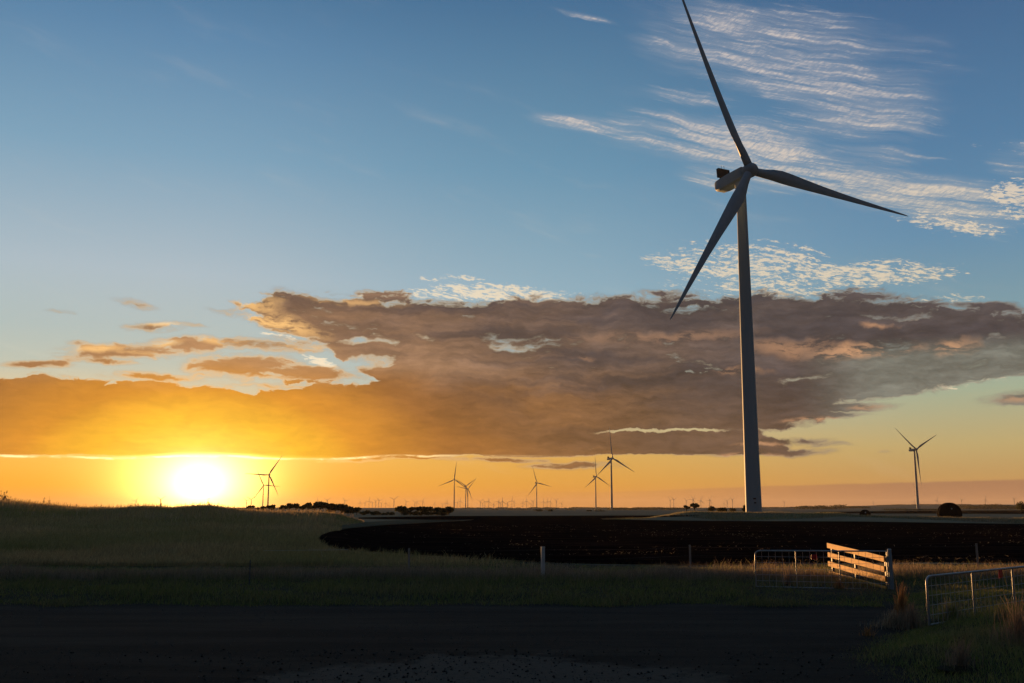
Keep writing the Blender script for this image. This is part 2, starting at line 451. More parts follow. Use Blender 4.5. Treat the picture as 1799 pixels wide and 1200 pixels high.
def material(name, base, rough=.7, var=None, vscale=3.0, bump=0.0, bscale=20.0, metal=0.0, attr=False, spec=.3, trans=0.0, stretch=(1, 1, 1), thr=(.35, .65)):
    m = bpy.data.materials.new(name)
    m.use_nodes = True
    t = m.node_tree; b = t.nodes['Principled BSDF']
    b.inputs['Roughness'].default_value = rough
    b.inputs['Metallic'].default_value = metal
    b.inputs['Specular IOR Level'].default_value = spec
    co = t.nodes.new('ShaderNodeTexCoord')
    mp = t.nodes.new('ShaderNodeMapping'); mp.inputs['Scale'].default_value = stretch
    t.links.new(co.outputs['Object'], mp.inputs[0])
    src = None
    rgb = t.nodes.new('ShaderNodeRGB'); rgb.outputs[0].default_value = (*base, 1)
    src = rgb.outputs[0]
    if attr:
        a = t.nodes.new('ShaderNodeVertexColor'); a.layer_name = 'tint'
        src = a.outputs[0]
    if var is not None:
        n = t.nodes.new('ShaderNodeTexNoise'); n.inputs['Scale'].default_value = vscale; n.inputs['Detail'].default_value = 8; n.inputs['Roughness'].default_value = .65
        t.links.new(mp.outputs[0], n.inputs[0])
        mr = t.nodes.new('ShaderNodeMapRange'); mr.inputs[1].default_value = thr[0]; mr.inputs[2].default_value = thr[1]
        t.links.new(n.outputs[0], mr.inputs[0])
        mix = t.nodes.new('ShaderNodeMix'); mix.data_type = 'RGBA'
        t.links.new(mr.outputs[0], mix.inputs[0])
        t.links.new(src, mix.inputs[6]); mix.inputs[7].default_value = (*var, 1)
        if attr:
            mix.blend_type = 'MULTIPLY'
        src = mix.outputs[2]
    t.links.new(src, b.inputs['Base Color'])
    if bump:
        n2 = t.nodes.new('ShaderNodeTexNoise'); n2.inputs['Scale'].default_value = bscale; n2.inputs['Detail'].default_value = 8; n2.inputs['Roughness'].default_value = .7
        t.links.new(mp.outputs[0], n2.inputs[0])
        bp = t.nodes.new('ShaderNodeBump'); bp.inputs['Strength'].default_value = 1.0; bp.inputs['Distance'].default_value = bump
        t.links.new(n2.outputs[0], bp.inputs['Height']); t.links.new(bp.outputs[0], b.inputs['Normal'])
    if trans > 0:
        # thin leaf: part of the light passes through
        out = t.nodes['Material Output']
        tr = t.nodes.new('ShaderNodeBsdfTranslucent'); t.links.new(src, tr.inputs[0])
        ms = t.nodes.new('ShaderNodeMixShader'); ms.inputs[0].default_value = trans
        t.links.new(b.outputs[0], ms.inputs[1]); t.links.new(tr.outputs[0], ms.inputs[2]); t.links.new(ms.outputs[0], out.inputs[0])
    return m

MAT = dict(
    ground=material('ground_grassland', (.22, .175, .11), .95, (.34, .27, .17), .035, .03, 1.2, spec=0),
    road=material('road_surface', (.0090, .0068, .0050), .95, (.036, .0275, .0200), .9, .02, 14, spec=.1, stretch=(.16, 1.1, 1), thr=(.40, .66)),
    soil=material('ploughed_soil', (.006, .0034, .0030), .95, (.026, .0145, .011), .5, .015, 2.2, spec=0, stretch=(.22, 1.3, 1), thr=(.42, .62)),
    stubble=material('pale_stubble', (.11, .095, .06), .95, (.16, .135, .085), .2, .02, 2, spec=0),
    verge=material('verge_soil', (.022, .021, .012), .95, (.04, .034, .02), 1.2, .04, 9, spec=.1),
    grass=material('grass_blades', (.1, .1, .05), .8, attr=True, spec=.1, trans=.5),
    paint=material('white_turbine_paint', (.32, .39, .44), .6, (.27, .34, .385), .25, spec=.15, stretch=(1, 1, .12)),
    blade=material('white_blade_paint', (.32, .39, .44), .55, (.27, .34, .385), .4, spec=.15),
    dark=material('dark_cooler', (.03, .032, .034), .6, spec=.3),
    mark=material('dark_plate', (.012, .012, .013), .6, spec=.3),
    galv=material('galvanised_tube', (.42, .44, .46), .38, (.24, .25, .27), 9, .0, 30, metal=.6, thr=(.3, .7)),
    wire=material('galvanised_wire', (.48, .48, .49), .5, metal=.3),
    pale=material('pale_post_timber', (.68, .66, .64), .8, (.48, .46, .44), 6, .004, 40, stretch=(1, 1, .1)),
    gpost=material('grey_gate_post', (.33, .36, .39), .7, (.24, .26, .28), 5, .003, 30, stretch=(1, 1, .15), spec=.2),
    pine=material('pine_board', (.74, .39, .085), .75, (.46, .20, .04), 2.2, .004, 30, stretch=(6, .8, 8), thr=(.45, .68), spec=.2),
    steel=material('dark_steel_post', (.10, .10, .105), .6, (.16, .15, .145), 8, metal=.4),
    red=material('red_reflector', (.55, .012, .02), .35, spec=.5),
    trunk=material('tree_trunk', (.05, .038, .028), .9, (.09, .07, .05), 2, spec=.1),
    leaf=material('tree_foliage', (.035, .042, .022), .85, attr=True, spec=.12, trans=.45),
    shrub=material('shrub_foliage', (.05, .045, .025), .85, attr=True, spec=.12, trans=.2),
    stone=material('dark_stone', (.016, .015, .015), .9, (.03, .028, .026), 5, spec=.15),
    drum=material('weathered_drum_timber', (.022, .010, .007), .9, (.035, .017, .012), 2, .01, 10),
    straw=material('dry_straw', (.55, .44, .28), .8, spec=.2, trans=.3),
)
_rd = MAT['road'].node_tree
def road_patch():
    """a worn pale gravel apron in the road surface, in metres on the ground"""
    t = _rd; b = t.nodes['Principled BSDF']
    src = b.inputs['Base Color'].links[0].from_socket
    co = t.nodes.new('ShaderNodeTexCoord')
    sp = t.nodes.new('ShaderNodeSeparateXYZ'); t.links.new(co.outputs['Object'], sp.inputs[0])
    def mt(op, a, bb=0.0):
        n = t.nodes.new('ShaderNodeMath'); n.operation = op
        for i, v in enumerate((a, bb)):
            if isinstance(v, bpy.types.NodeSocket): t.links.new(v, n.inputs[i])
            else: n.inputs[i].default_value = v
        return n.outputs[0]
    n1 = t.nodes.new('ShaderNodeTexNoise'); n1.inputs['Scale'].default_value = .7; n1.inputs['Detail'].default_value = 9; n1.inputs['Roughness'].default_value = .7
    t.links.new(co.outputs['Object'], n1.inputs[0])
    dx = mt('DIVIDE', mt('SUBTRACT', sp.outputs[0], -.3), 4.4)
    dy = mt('DIVIDE', mt('SUBTRACT', sp.outputs[1], 10.4), 6.4)
    r = mt('ADD', mt('ADD', mt('MULTIPLY', dx, dx), mt('MULTIPLY', dy, dy)), mt('MULTIPLY', mt('SUBTRACT', n1.outputs[0], .5), 2.4))
    mr = t.nodes.new('ShaderNodeMapRange'); mr.interpolation_type = 'SMOOTHSTEP'
    mr.inputs[1].default_value = 1.15; mr.inputs[2].default_value = .75
    t.links.new(r, mr.inputs[0])
    n2 = t.nodes.new('ShaderNodeTexNoise'); n2.inputs['Scale'].default_value = 11; n2.inputs['Detail'].default_value = 6; n2.inputs['Roughness'].default_value = .8
    t.links.new(co.outputs['Object'], n2.inputs[0])
    m2 = t.nodes.new('ShaderNodeMapRange'); m2.inputs[1].default_value = .30; m2.inputs[2].default_value = .46
    t.links.new(n2.outputs[0], m2.inputs[0])
    mix = t.nodes.new('ShaderNodeMix'); mix.data_type = 'RGBA'
    t.links.new(mt('MULTIPLY', mr.outputs[0], m2.outputs[0]), mix.inputs[0])
    t.links.new(src, mix.inputs[6]); mix.inputs[7].default_value = (.085, .068, .053, 1)
    t.links.new(mix.outputs[2], b.inputs['Base Color'])
road_patch()

# ================================================================== terrain
def S(t):
    t = np.clip(t, 0, 1); return t * t * (3 - 2 * t)

def vnoise(x, y, seed=0):
    """smooth value noise"""
    xi = np.floor(x).astype(np.int64); yi = np.floor(y).astype(np.int64)
    fx = x - xi; fy = y - yi
    fx = fx * fx * (3 - 2 * fx); fy = fy * fy * (3 - 2 * fy)
    def h(a, b):
        n = (a * 374761393 + b * 668265263 + seed * 974711) & 0x7fffffff
        n = ((n ^ (n >> 13)) * 1274126177) & 0x7fffffff
        return ((n ^ (n >> 16)) & 0xffff) / 65535.0
    return (h(xi, yi) * (1 - fx) + h(xi + 1, yi) * fx) * (1 - fy) + (h(xi, yi + 1) * (1 - fx) + h(xi + 1, yi + 1) * fx) * fy

def fbm(x, y, o=4, seed=0):
    r = 0; a = .5; 
    for k in range(o):
        r = r + a * vnoise(x * 2 ** k, y * 2 ** k, seed + k); a *= .5
    return r / (1 - .5 ** o)

def u_of(px): return (px - 899.5) / FOC * math.cos(R(PITCH))   # x/y on the ground near the horizon
RIDGE = [(-700, 4.2), (-300, 3.6), (0, 3.05), (30, 2.95), (62, 2.70), (112, 2.42), (137, 2.26), (200, 2.24), (250, 2.42), (300, 2.26), (350, 2.50), (375, 2.44), (400, 2.12), (437, 1.90), (480, 1.72), (560, 1.66), (600, 1.40), (625, .85), (650, .4), (680, .1), (720, 0)]
RU = np.array([u_of(p) for p, _ in RIDGE]); RZ = np.array([z for _, z in RIDGE])
MOUND = [(1040, 0), (1090, .15), (1130, .30), (1165, .9), (1190, 1.5), (1215, 1.72), (1240, 1.55), (1265, 1.5), (1330, 1.52), (1400, 1.35), (1470, 1.42), (1500, 1.0), (1560, .80), (1650, .62), (1799, .5), (2300, .4)]
MU = np.array([u_of(p) for p, _ in MOUND]); MZ = np.array([z for _, z in MOUND])

def xb(y):
    return np.interp(y, [0, 10, 13, 15, 16.6, 18, 20, 22, 24, 26, 30], [7.6, 6.3, 5.7, 5.25, 5.1, 6.0, 7.3, 8.1, 8.9, 9.3, 9.6])

def height(x, y):
    x = np.asarray(x, float); y = np.asarray(y, float)
    yy = np.maximum(y, 1.0)
    u = x / yy
    ridge = np.interp(u, RU, RZ)
    prof = S((y - 40) / 85.0) * (1 - S((y - 128) / 60.0))
    z = ridge * prof
    md = np.interp(u, MU, MZ)
    yc = np.interp(u, MU, [212, 208, 202, 205, 208, 208, 208, 208, 206, 200, 194, 188, 180, 174, 168, 160])
    z = z + md * np.exp(-((y - yc) / np.where(y < yc, 12.0, 16.0)) ** 2)
    z = z + .10 * (fbm(x / 14, y / 14, 3, 5) - .5) * S((y - 28) / 10) * (1 - S((y - 60) / 40)) 
    # verge bank between road and fence
    z = z + .10 * S((y - 26) / 2.0) * (1 - S((y - 37) / 6.0))
    # far low hills
    far = S((y - 2200) / 2500.0) * (6.0 + 16.0 * S((u - .22) / .2) + 10 * (fbm(x / 1500, y / 1500, 3, 9) - .5))
    z = z + np.maximum(far, 0) * (1 - S((y - 7000) / 4000)) * (y > 0)
    return z

_TS = 12.0 * np.power(1.004, np.arange(0, 1900))
def hitv(px, py):
    """where lines of sight through photo points meet the terrain"""
    px = np.asarray(px, float); py = np.asarray(py, float)
    d = np.array(pxdir(0, 0))
    x = (px - 899.5) / FOC; y = (600 - py) / FOC; p = R(PITCH)
    D = np.stack([x, math.cos(p) - y * math.sin(p), math.sin(p) + y * math.cos(p)], -1)
    Q = D[..., None, :] * _TS[:, None]
    below = (CAMH + Q[..., 2]) <= height(Q[..., 0], Q[..., 1])
    k = np.argmax(below, axis=-1); k = np.maximum(k, 1)
    lo = _TS[k - 1]; hi = _TS[k]
    for _ in range(22):
        m = (lo + hi) / 2
        b = CAMH + D[..., 2] * m <= height(D[..., 0] * m, D[..., 1] * m)
        hi = np.where(b, m, hi); lo = np.where(b, lo, m)
    return D[..., 0] * hi, D[..., 1] * hi, CAMH + D[..., 2] * hi

def hit(px, py):
    a = hitv(np.array([px]), np.array([py]))
    return float(a[0][0]), float(a[1][0]), float(a[2][0])

# ground: one polar sheet reaching the horizon
ang = np.concatenate([np.arange(-180, -42, 4.0), np.arange(-42, 42, .4), np.arange(42, 180, 4.0)])
rad = np.concatenate([[0.0], np.arange(2, 30, 1.4), np.arange(30, 260, 2.0), 260 * np.power(1.035, np.arange(0, 122))])
A, RR = np.meshgrid(np.radians(ang), rad)
gx = np.sin(A) * RR; gy = np.cos(A) * RR
gz = height(gx, gy) - .07 * (1 - S((gy - 38) / 8.0))
nA_, nR_ = len(ang), len(rad)
gv = np.stack([gx, gy, gz], -1).reshape(-1, 3)
ii, jj = np.meshgrid(np.arange(nR_ - 1), np.arange(nA_), indexing='ij')
j2 = (jj + 1) % nA_
gf = np.stack([ii * nA_ + jj, ii * nA_ + j2, (ii + 1) * nA_ + j2, (ii + 1) * nA_ + jj], -1).reshape(-1, 4)
ground = meshobj('ground', gv, gf, MAT['ground'], smooth=True)
tag(ground, kind='structure')

def sheet(name, near, far, mat, lift, nu=160, nv=30, kind='structure', x0=None, x1=None):
    """a field: both edges given by measured points; follows the terrain"""
    nx = [p[0] for p in near]; ny = [p[1] for p in near]; fx_ = [p[0] for p in far]; fy_ = [p[1] for p in far]
    xs = np.linspace(x0 if x0 is not None else max(nx[0], fx_[0]), x1 if x1 is not None else min(nx[-1], fx_[-1]), nu)
    a = hitv(xs, np.interp(xs, nx, ny)); b = hitv(xs, np.interp(xs, fx_, fy_))
    t = ((np.arange(nv) / (nv - 1)) ** 1.6)[None]
    X = a[0][:, None] * (1 - t) + b[0][:, None] * t; Y = a[1][:, None] * (1 - t) + b[1][:, None] * t
    V = np.stack([X, Y, height(X, Y) + lift], -1).reshape(-1, 3)
    i, j = np.meshgrid(np.arange(nu - 1), np.arange(nv - 1), indexing='ij')
    F = np.stack([i * nv + j, (i + 1) * nv + j, (i + 1) * nv + j + 1, i * nv + j + 1], -1).reshape(-1, 4)
    o = meshobj(name, V, F, mat, smooth=True)
    return tag(o, kind=kind)

near_edge = [(558, 948), (566, 955), (580, 962), (600, 967), (640, 970), (700, 974), (800, 981), (900, 986), (1000, 990), (1200, 993), (1500, 990), (1620, 988), (1799, 990), (2300, 996)]
far_edge = [(558, 947), (566, 940), (580, 935), (620, 929), (680, 923), (760, 918.5), (800, 916.3), (830, 914), (850, 910), (1000, 908), (1052, 911), (1058, 912.6), (1130, 914), (1250, 915.5), (1500, 916.5), (1799, 921), (2300, 930)]
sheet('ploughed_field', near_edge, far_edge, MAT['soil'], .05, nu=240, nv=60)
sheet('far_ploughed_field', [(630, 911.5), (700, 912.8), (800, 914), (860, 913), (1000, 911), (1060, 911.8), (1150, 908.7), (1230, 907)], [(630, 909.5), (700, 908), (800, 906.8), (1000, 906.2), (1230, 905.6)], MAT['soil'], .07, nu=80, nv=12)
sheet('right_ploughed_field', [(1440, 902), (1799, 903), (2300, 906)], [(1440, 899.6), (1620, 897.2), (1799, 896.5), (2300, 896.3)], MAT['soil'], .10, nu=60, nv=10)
sheet('stubble_field', [(600, 931.2), (640, 926.5), (700, 921), (760, 918.0), (800, 915.9), (812, 915.2)], [(600, 925), (640, 918), (700, 914.8), (760, 914.3), (800, 914.7), (812, 915.0)], MAT['stubble'], .09, nu=60, nv=14)
sheet('path', [(470, 961), (520, 962), (552, 959), (600, 969.5), (640, 972)], [(470, 958), (520, 951), (552, 944), (600, 935), (640, 929.5)], MAT['stubble'], .025, nu=50, nv=24)

def road_edge(x):
    return 25.6 + 1.9 * (fbm(np.asarray(x, float) / 2.2, np.asarray(x, float) * 0, 5, 3) - .5)
# road and the grassed bank on its right
gx_, gy_ = np.meshgrid(np.arange(-70, 71, .4), np.arange(-40, 27, .5), indexing='ij')
edge = road_edge(gx_) + .25
gyy = np.where(gy_ > 24.6, np.where(gy_ > 26.0, edge, np.minimum(gy_, edge - .02 * (27 - gy_))), gy_)
V = np.stack([gx_, gyy, np.full_like(gx_, .03) + .03 * (fbm(gx_ / 5, gy_ / 5, 3, 8) - .5)], -1).reshape(-1, 3)
a, b = gx_.shape
i, j = np.meshgrid(np.arange(a - 1), np.arange(b - 1), indexing='ij')
F = np.stack([i * b + j, (i + 1) * b + j, (i + 1) * b + j + 1, i * b + j + 1], -1).reshape(-1, 4)
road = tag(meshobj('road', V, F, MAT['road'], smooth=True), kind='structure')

def bankz(x, y):
    d = x - xb(y) + 1.1 * (fbm(np.asarray(x) / 1.3, np.asarray(y) / 1.3, 4, 21) - .5)
    return -.10 + .34 * S((d + .5) / 2.6) + .12 * (fbm(np.asarray(x) / 1.7, np.asarray(y) / 1.7, 3, 31) - .5) * S(d / 1.0)
gx_, gy_ = np.meshgrid(np.arange(4, 40, .25), np.arange(-10, 27.6, .25), indexing='ij')
bz = bankz(gx_, gy_)
bz = np.where(gy_ > 26, np.minimum(bz, height(gx_, gy_) + .0 + .2 * (27.5 - gy_) / 1.5), bz)
V = np.stack([gx_, gy_, bz], -1).reshape(-1, 3)
a, b = gx_.shape
i, j = np.meshgrid(np.arange(a - 1), np.arange(b - 1), indexing='ij')
F = np.stack([i * b + j, (i + 1) * b + j, (i + 1) * b + j + 1, i * b + j + 1], -1).reshape(-1, 4)
bank_o = tag(meshobj('roadside_bank', V, F, MAT['verge'], smooth=True), kind='structure')
# soil under the verge grass
sheet('verge_ground', [(-500, 1078), (0, 1078), (600, 1078), (1200, 1078), (1560, 1078), (2300, 1080)], [(-500, 955), (0, 955), (300, 957), (540, 964), (640, 972.5), (700, 975), (1000, 991), (1200, 994), (1500, 991), (1799, 991), (2300, 997)], MAT['verge'], .008, nu=160, nv=30)

# ================================================================== grass
def blades(name, pts, h, w, cols, lean=.35, label=None, cat='grass', mat=None, kind='stuff', parent=None, head=0.0, ground_z=None):
    """pts (n,2 or 3) roots, h heights, w widths, cols (n,3): every blade a bent tapering strip"""
    n = len(pts)
    z = pts[:, 2] if pts.shape[1] == 3 else height(pts[:, 0], pts[:, 1])
    t = rng.uniform(0, 2 * np.pi, n)
    ld = rng.normal(0, lean, (n, 2)) + np.array([.06, 0])
    side = np.stack([np.cos(t), np.sin(t)], -1)
    base = np.stack([pts[:, 0], pts[:, 1], z - .02], -1)
    def P(f, bend, ww, sgn):
        q = base.copy()
        q[:, 0] += ld[:, 0] * h * bend + sgn * side[:, 0] * ww
        q[:, 1] += ld[:, 1] * h * bend + sgn * side[:, 1] * ww
        q[:, 2] += h * f
        return q
    v = np.stack([P(0, 0, w * .5, -1), P(0, 0, w * .5, 1), P(.6, .35, w * (.4 + head), 1), P(.6, .35, w * (.4 + head), -1), P(1, 1, w * (.08 + head), 1), P(1, 1, w * (.06 + head), -1)], 1).reshape(-1, 3)
    k = np.arange(n)[:, None] * 6
    f = np.concatenate([k + np.array([[0, 1, 2, 3]]), k + np.array([[3, 2, 4, 5]])], 1).reshape(-1, 4)
    c = np.concatenate([np.clip(cols, 0, 1), np.ones((n, 1))], 1)
    c = np.repeat(c, 6, axis=0)
    o = meshobj(name, v, f, mat or MAT['grass'], parent=parent, colors=c)
    if label or kind: tag(o, label, cat if label else None, kind=kind)
    return o

def mixcols(n, pals, f, jit=.25):
    """pals: two palettes blended by f with random jitter"""
    a = np.array(pals[0])[rng.integers(0, len(pals[0]), n)]
    b = np.array(pals[1])[rng.integers(0, len(pals[1]), n)]
    c = a * (1 - f[:, None]) + b * f[:, None]
    return c * rng.uniform(1 - jit, 1 + jit, (n, 1))

GREEN = [(.20, .235, .065), (.25, .26, .08), (.16, .195, .05), (.31, .28, .11)]
DRY = [(.34, .28, .19), (.40, .33, .23), (.26, .21, .15), (.20, .165, .11)]
GOLD = [(.56, .39, .19), (.60, .43, .22), (.46, .32, .15), (.40, .27, .14)]  # dry hill grass, with the warm veiling glare put into its colour
BROWN = [(.27, .20, .14), (.32, .235, .165), (.21, .155, .11)]

def scatter_fan(n, px0, px1, y0, y1, power=1.0):
    """roots spread over the ground between two lines of sight and two distances"""
    y = y0 + (y1 - y0) * rng.random(n) ** power
    x = (rng.uniform(px0, px1, n) - 899.5) / FOC * math.cos(R(PITCH)) * y
    return np.stack([x, y], -1)

def in_field(p, pad=0.0):
    z = height(p[:, 0], p[:, 1])
    X = p[:, 0] / p[:, 1] * FOC / math.cos(R(PITCH)) + 899.5
    Yp = 893.6 + (CAMH - z) / p[:, 1] * FOC
    nr = np.interp(X, [q[0] for q in near_edge], [q[1] for q in near_edge]) + 7.0 * (fbm(X / 16, X * 0, 5, 51) - .5)
    fr = np.interp(X, [q[0] for q in far_edge], [q[1] for q in far_edge])
    fr = np.where((X > 600) & (X < 812), np.interp(X, [600, 640, 700, 760, 812], [925, 918, 914.8, 914.3, 915]), fr)
    fr = np.where(X >= 812, 0, fr)
    return (X > 556) & (Yp < nr - pad) & (Yp > fr)
# fence-side verge: short green by the road, dry and taller along the fence, green again beyond
p = scatter_fan(250000, -120, 1920, 24.6, 60, 1.25)
p = p[p[:, 1] > road_edge(p[:, 0]) + .5 * (rng.random(len(p)) - .6)]
p = np.concatenate([p, scatter_fan(60000, -140, 900, 40, 64)])
p = p[~in_field(p, .5)]
p = p[(p[:, 0] - xb(np.minimum(p[:, 1], 30)) < 0) | (p[:, 1] > 26.5)]
fy = p[:, 1] + 2.5 * (fbm(p[:, 0] / 4, p[:, 1] / 4, 3, 11) - .5)
dry = np.clip(np.exp(-((fy - 34.8) / 2.0) ** 2) * 1.1 + .9 * (fbm(p[:, 0] / 2.2, p[:, 1] / 1.5, 3, 13) - .5) + .08, 0, 1)
hh = (.06 + .10 * rng.random(len(p))) * (1 + 2.1 * dry) * (.25 + 1.5 * fbm(p[:, 0] / 1.1, p[:, 1] / 1.1, 4, 15) ** 1.3)
tl = rng.random(len(p)) < .012
hh = np.where(tl, .25 + .3 * rng.random(len(p)), hh)
hh *= np.where(p[:, 1] > 38, .62, 1.0)
hh *= 1 - .55 * np.exp(-((p[:, 1] - 28.6) / 2.2) ** 2) * (p[:, 0] > 6.5) * (p[:, 0] < 12)
blades('verge_grass', p, hh, np.full(len(p), .012), mixcols(len(p), (GREEN, BROWN), dry) * np.where(p[:, 1] < 34, .8, 1.15)[:, None], label='short green grass and dry brown growth between the road and the ploughed field')
# weeds thick along the fence line
p = scatter_fan(60000, -120, 1920, 32.6, 37.6)
p = p[fbm(p[:, 0] / 1.4, p[:, 1] / 1.0, 4, 61) > .60]
p = p[(p[:, 0] < 7.6) | (p[:, 0] > 12.4)]
p = p[~in_field(p, .5)]
blades('fence_weeds', p, .10 + .34 * rng.random(len(p)) ** 1.6, np.full(len(p), .009), mixcols(len(p), (BROWN, DRY), rng.random(len(p))), lean=.3, head=.12, label='patches of taller dry weeds along the line of fence posts')
# hill on the left
p = np.concatenate([scatter_fan(280000, -160, 960, 43, 132, 1.35), scatter_fan(34000, -160, 650, 112, 129)])
p = p[~in_field(p, .3)]
ppx = p[:, 0] / p[:, 1] * FOC / math.cos(R(PITCH)) + 899.5
p = p[ppx < 560 + 400 * rng.random(len(p)) ** 1.5]
dry = np.clip(.62 + 1.3 * (fbm(p[:, 0] / 9, p[:, 1] / 9, 3, 17) - .5), 0, 1)
hh = (.12 + .24 * rng.random(len(p))) * (.3 + 1.5 * fbm(p[:, 0] / 2.5, p[:, 1] / 2.5, 4, 19))
hh = np.where(rng.random(len(p)) < .02, hh + .25, hh)
blades('hill_grass', p, hh, .012 + .00022 * p[:, 1], mixcols(len(p), (GREEN, GOLD), dry), label='dry rough grass covering the low hill on the left')
# seed heads standing up along the crest
p = scatter_fan(2600, -160, 640, 118, 128)
p = p[rng.random(len(p)) < .2 + 1.6 * (fbm(p[:, 0] / 3, p[:, 1] * 0, 2, 23) - .3)]
blades('crest_seed_heads', p, .35 + .5 * rng.random(len(p)) ** 2, np.full(len(p), .03), mixcols(len(p), (BROWN, DRY), rng.random(len(p)) * .5), lean=.12, head=.25, label='thin seed stalks standing along the hill crest against the glow')
p = scatter_fan(6500, -160, 590, 84, 127, .8)
p = p[fbm(p[:, 0] / 4, p[:, 1] / 4, 3, 53) > .44]
blades('hill_stalks', p, .35 + .45 * rng.random(len(p)), np.full(len(p), .028), mixcols(len(p), (GOLD, DRY), rng.random(len(p))), lean=.14, head=.2, label='taller pale stalks standing over the grass of the hill, catching the low light')
# dry strip behind the ploughed field
u0 = 1050; n = 80000
px_ = rng.uniform(1058, 1960, n)
uu = (px_ - 899.5) / FOC * math.cos(R(PITCH))
yc = np.interp(uu, MU, [212, 208, 202, 205, 208, 208, 208, 208, 206, 200, 194, 188, 180, 174, 168, 160])
yn = CAMH * FOC / (np.interp(px_, [p[0] for p in far_edge], [p[1] for p in far_edge]) - 893.6)
yy_ = yn + 1.0 + (yc + 22 - yn) * rng.random(n)
p = np.stack([uu * yy_, yy_], -1)
dry = np.clip(.75 + 1.2 * (fbm(p[:, 0] / 12, p[:, 1] / 12, 3, 27) - .5), 0, 1)
hh = (.12 + .38 * rng.random(n)) * np.interp(px_, [1058, 1120, 1200, 1960], [.4, .8, 1, 1.1]) * (.4 + 1.1 * fbm(p[:, 0] / 5, p[:, 1] / 5, 3, 29))
blades('strip_grass', p, hh, np.full(n, .05), mixcols(n, (GREEN, DRY), dry), lean=.2, label='pale dry grass on the raised strip beyond the ploughed field')
# roadside bank at the right, near the camera
n = 150000
y = 9.5 + 18.0 * rng.random(n) ** .8
x = xb(y) - .6 + 11.0 * rng.random(n) ** 1.25
k = (x < .56 * y + 1.5)
x, y = x[k], y[k]
d_ = x - xb(y) + 1.1 * (fbm(x / 1.3, y / 1.3, 4, 21) - .5)
k = (d_ > -.25) & (rng.random(len(x)) < .25 + 1.0 * fbm(x / .8, y / .8, 3, 37))
x, y, d_ = x[k], y[k], d_[k]
tall = S((18.4 - y) / 1.6) * np.clip((fbm(x / 1.6, y / 1.2, 3, 41) - .46) * 5, 0, 1) * S((d_ - .6) / 1.6) * S((y - 14) / 4)
dry = np.clip(tall * .8 + .7 * (fbm(x / .9, y / .9, 3, 43) - .42), 0, 1)
hh = (.05 + .10 * rng.random(len(x))) + tall * (.08 + .26 * rng.random(len(x)) ** 1.5)
hh = hh * np.where(y > 20.8 + (x - 8.6) * .8, .6, 1.0)
p = np.stack([x, y, bankz(x, y)], -1)
blades('bank_grass', p, hh, .006 + .004 * rng.random(len(x)), mixcols(len(x), (GREEN, BROWN), dry), lean=.4, label='tangled green and brown grass on the roadside bank at lower right')

# separate clumps of tall dry grass
def clump(px, py, h, spread, n, pal, label, z=None, w=.008, lean=.16, group=None):
    if z is None:
        c = hit(px, py)
        X, Y = c[0], c[1]
        gz_ = float(height(X, Y))
    else:
        X, Y = onground(px, py, z); gz_ = float(bankz(X, Y)) if z > 0 else 0
    r = np.abs(rng.normal(0, spread, n)); t = rng.uniform(0, 6.28, n)
    px_ = np.stack([r * np.cos(t), r * np.sin(t), np.full(n, 0.0)], -1)
    o = blades('grass_clump', px_, h * (.35 + .65 * rng.random(n)) * np.exp(-r / (spread * 3)), np.full(n, w), mixcols(n, (pal, pal), np.zeros(n)), lean=lean, label=label, cat='grass clump', kind=None, head=.2)
    o.location = (X, Y, gz_)
    # the root crown that ties the tussock together
    bm = bmesh.new(); bm.from_mesh(o.data)
    rr_ = float(np.quantile(r, .97)) + .03
    g_ = bmesh.ops.create_cone(bm, cap_ends=True, segments=14, radius1=rr_, radius2=rr_ * .3, depth=.05)
    for v in g_['verts']: v.co += Vector((random.uniform(-.01, .01), random.uniform(-.01, .01), .006))
    lay = bm.verts.layers.float_color['tint']
    for v in g_['verts']: v[lay] = (.05, .042, .025, 1)
    bm.to_mesh(o.data); bm.free()
    if group: o['group'] = group
    return o
ORNG = [(.34, .19, .08), (.40, .23, .10), (.26, .15, .07)]
clump(1583, 1078, .95, .10, 260, ORNG, 'tall orange-brown dry grass clump right of the pale gate post', z=.16, lean=.09)
clump(1566, 1090, .50, .25, 400, DRY, 'low bushy dry clump at the foot of the tall orange grass', z=.16)
clump(1600, 1092, .62, .30, 380, BROWN, 'brown dry clump between the tall orange grass and the near gate', z=.16)
clump(1524, 1108, .36, .09, 130, ORNG, 'small rusty tuft standing alone at the left tip of the bank', z=.12)
clump(1668, 1090, .50, .22, 420, GREEN + DRY, 'yellow-green clump at the foot of the first bar of the near gate', z=.18)
clump(1762, 1098, .42, .20, 420, GREEN + DRY, 'yellow-green clump leaning against the third bar of the near gate', z=.18)
clump(1690, 1165, .55, .16, 200, BROWN, 'thin grey-brown weed clump below the near gate', z=.2, w=.006, lean=.25)
clump(1790, 1140, .95, .22, 300, BROWN, 'tall brown weeds at the right edge beside the near gate', z=.2, w=.006)
clump(1385, 1028, .75, .12, 90, BROWN, 'dark weed stalks behind the open far gate', w=.012)
clump(1474, 1034, .34, .12, 160, ORNG, 'rusty grass tuft under the left end of the timber boards', w=.01)
clump(1330, 1062, .16, .5, 200, GREEN, 'low green tuft at the road edge in front of the far gate', w=.01)
clump(818, 1016, .42, .18, 160, DRY, 'pale dry tuft between the thin post and the white post', w=.012)

# sprigs in the ploughed field
n = 16000
p = scatter_fan(n, 560, 1850, 46, 150)
p = p[in_field(p)]
p = p[fbm(p[:, 0] / 7, p[:, 1] / 1.6, 3, 47) > .66]
blades('field_straw', p, .05 + .12 * rng.random(len(p)), np.full(len(p), .035), mixcols(len(p), (DRY, DRY), np.zeros(len(p))), lean=1.6, mat=MAT['grass'], label='loose straw scattered on the dark ploughed soil', cat='straw')
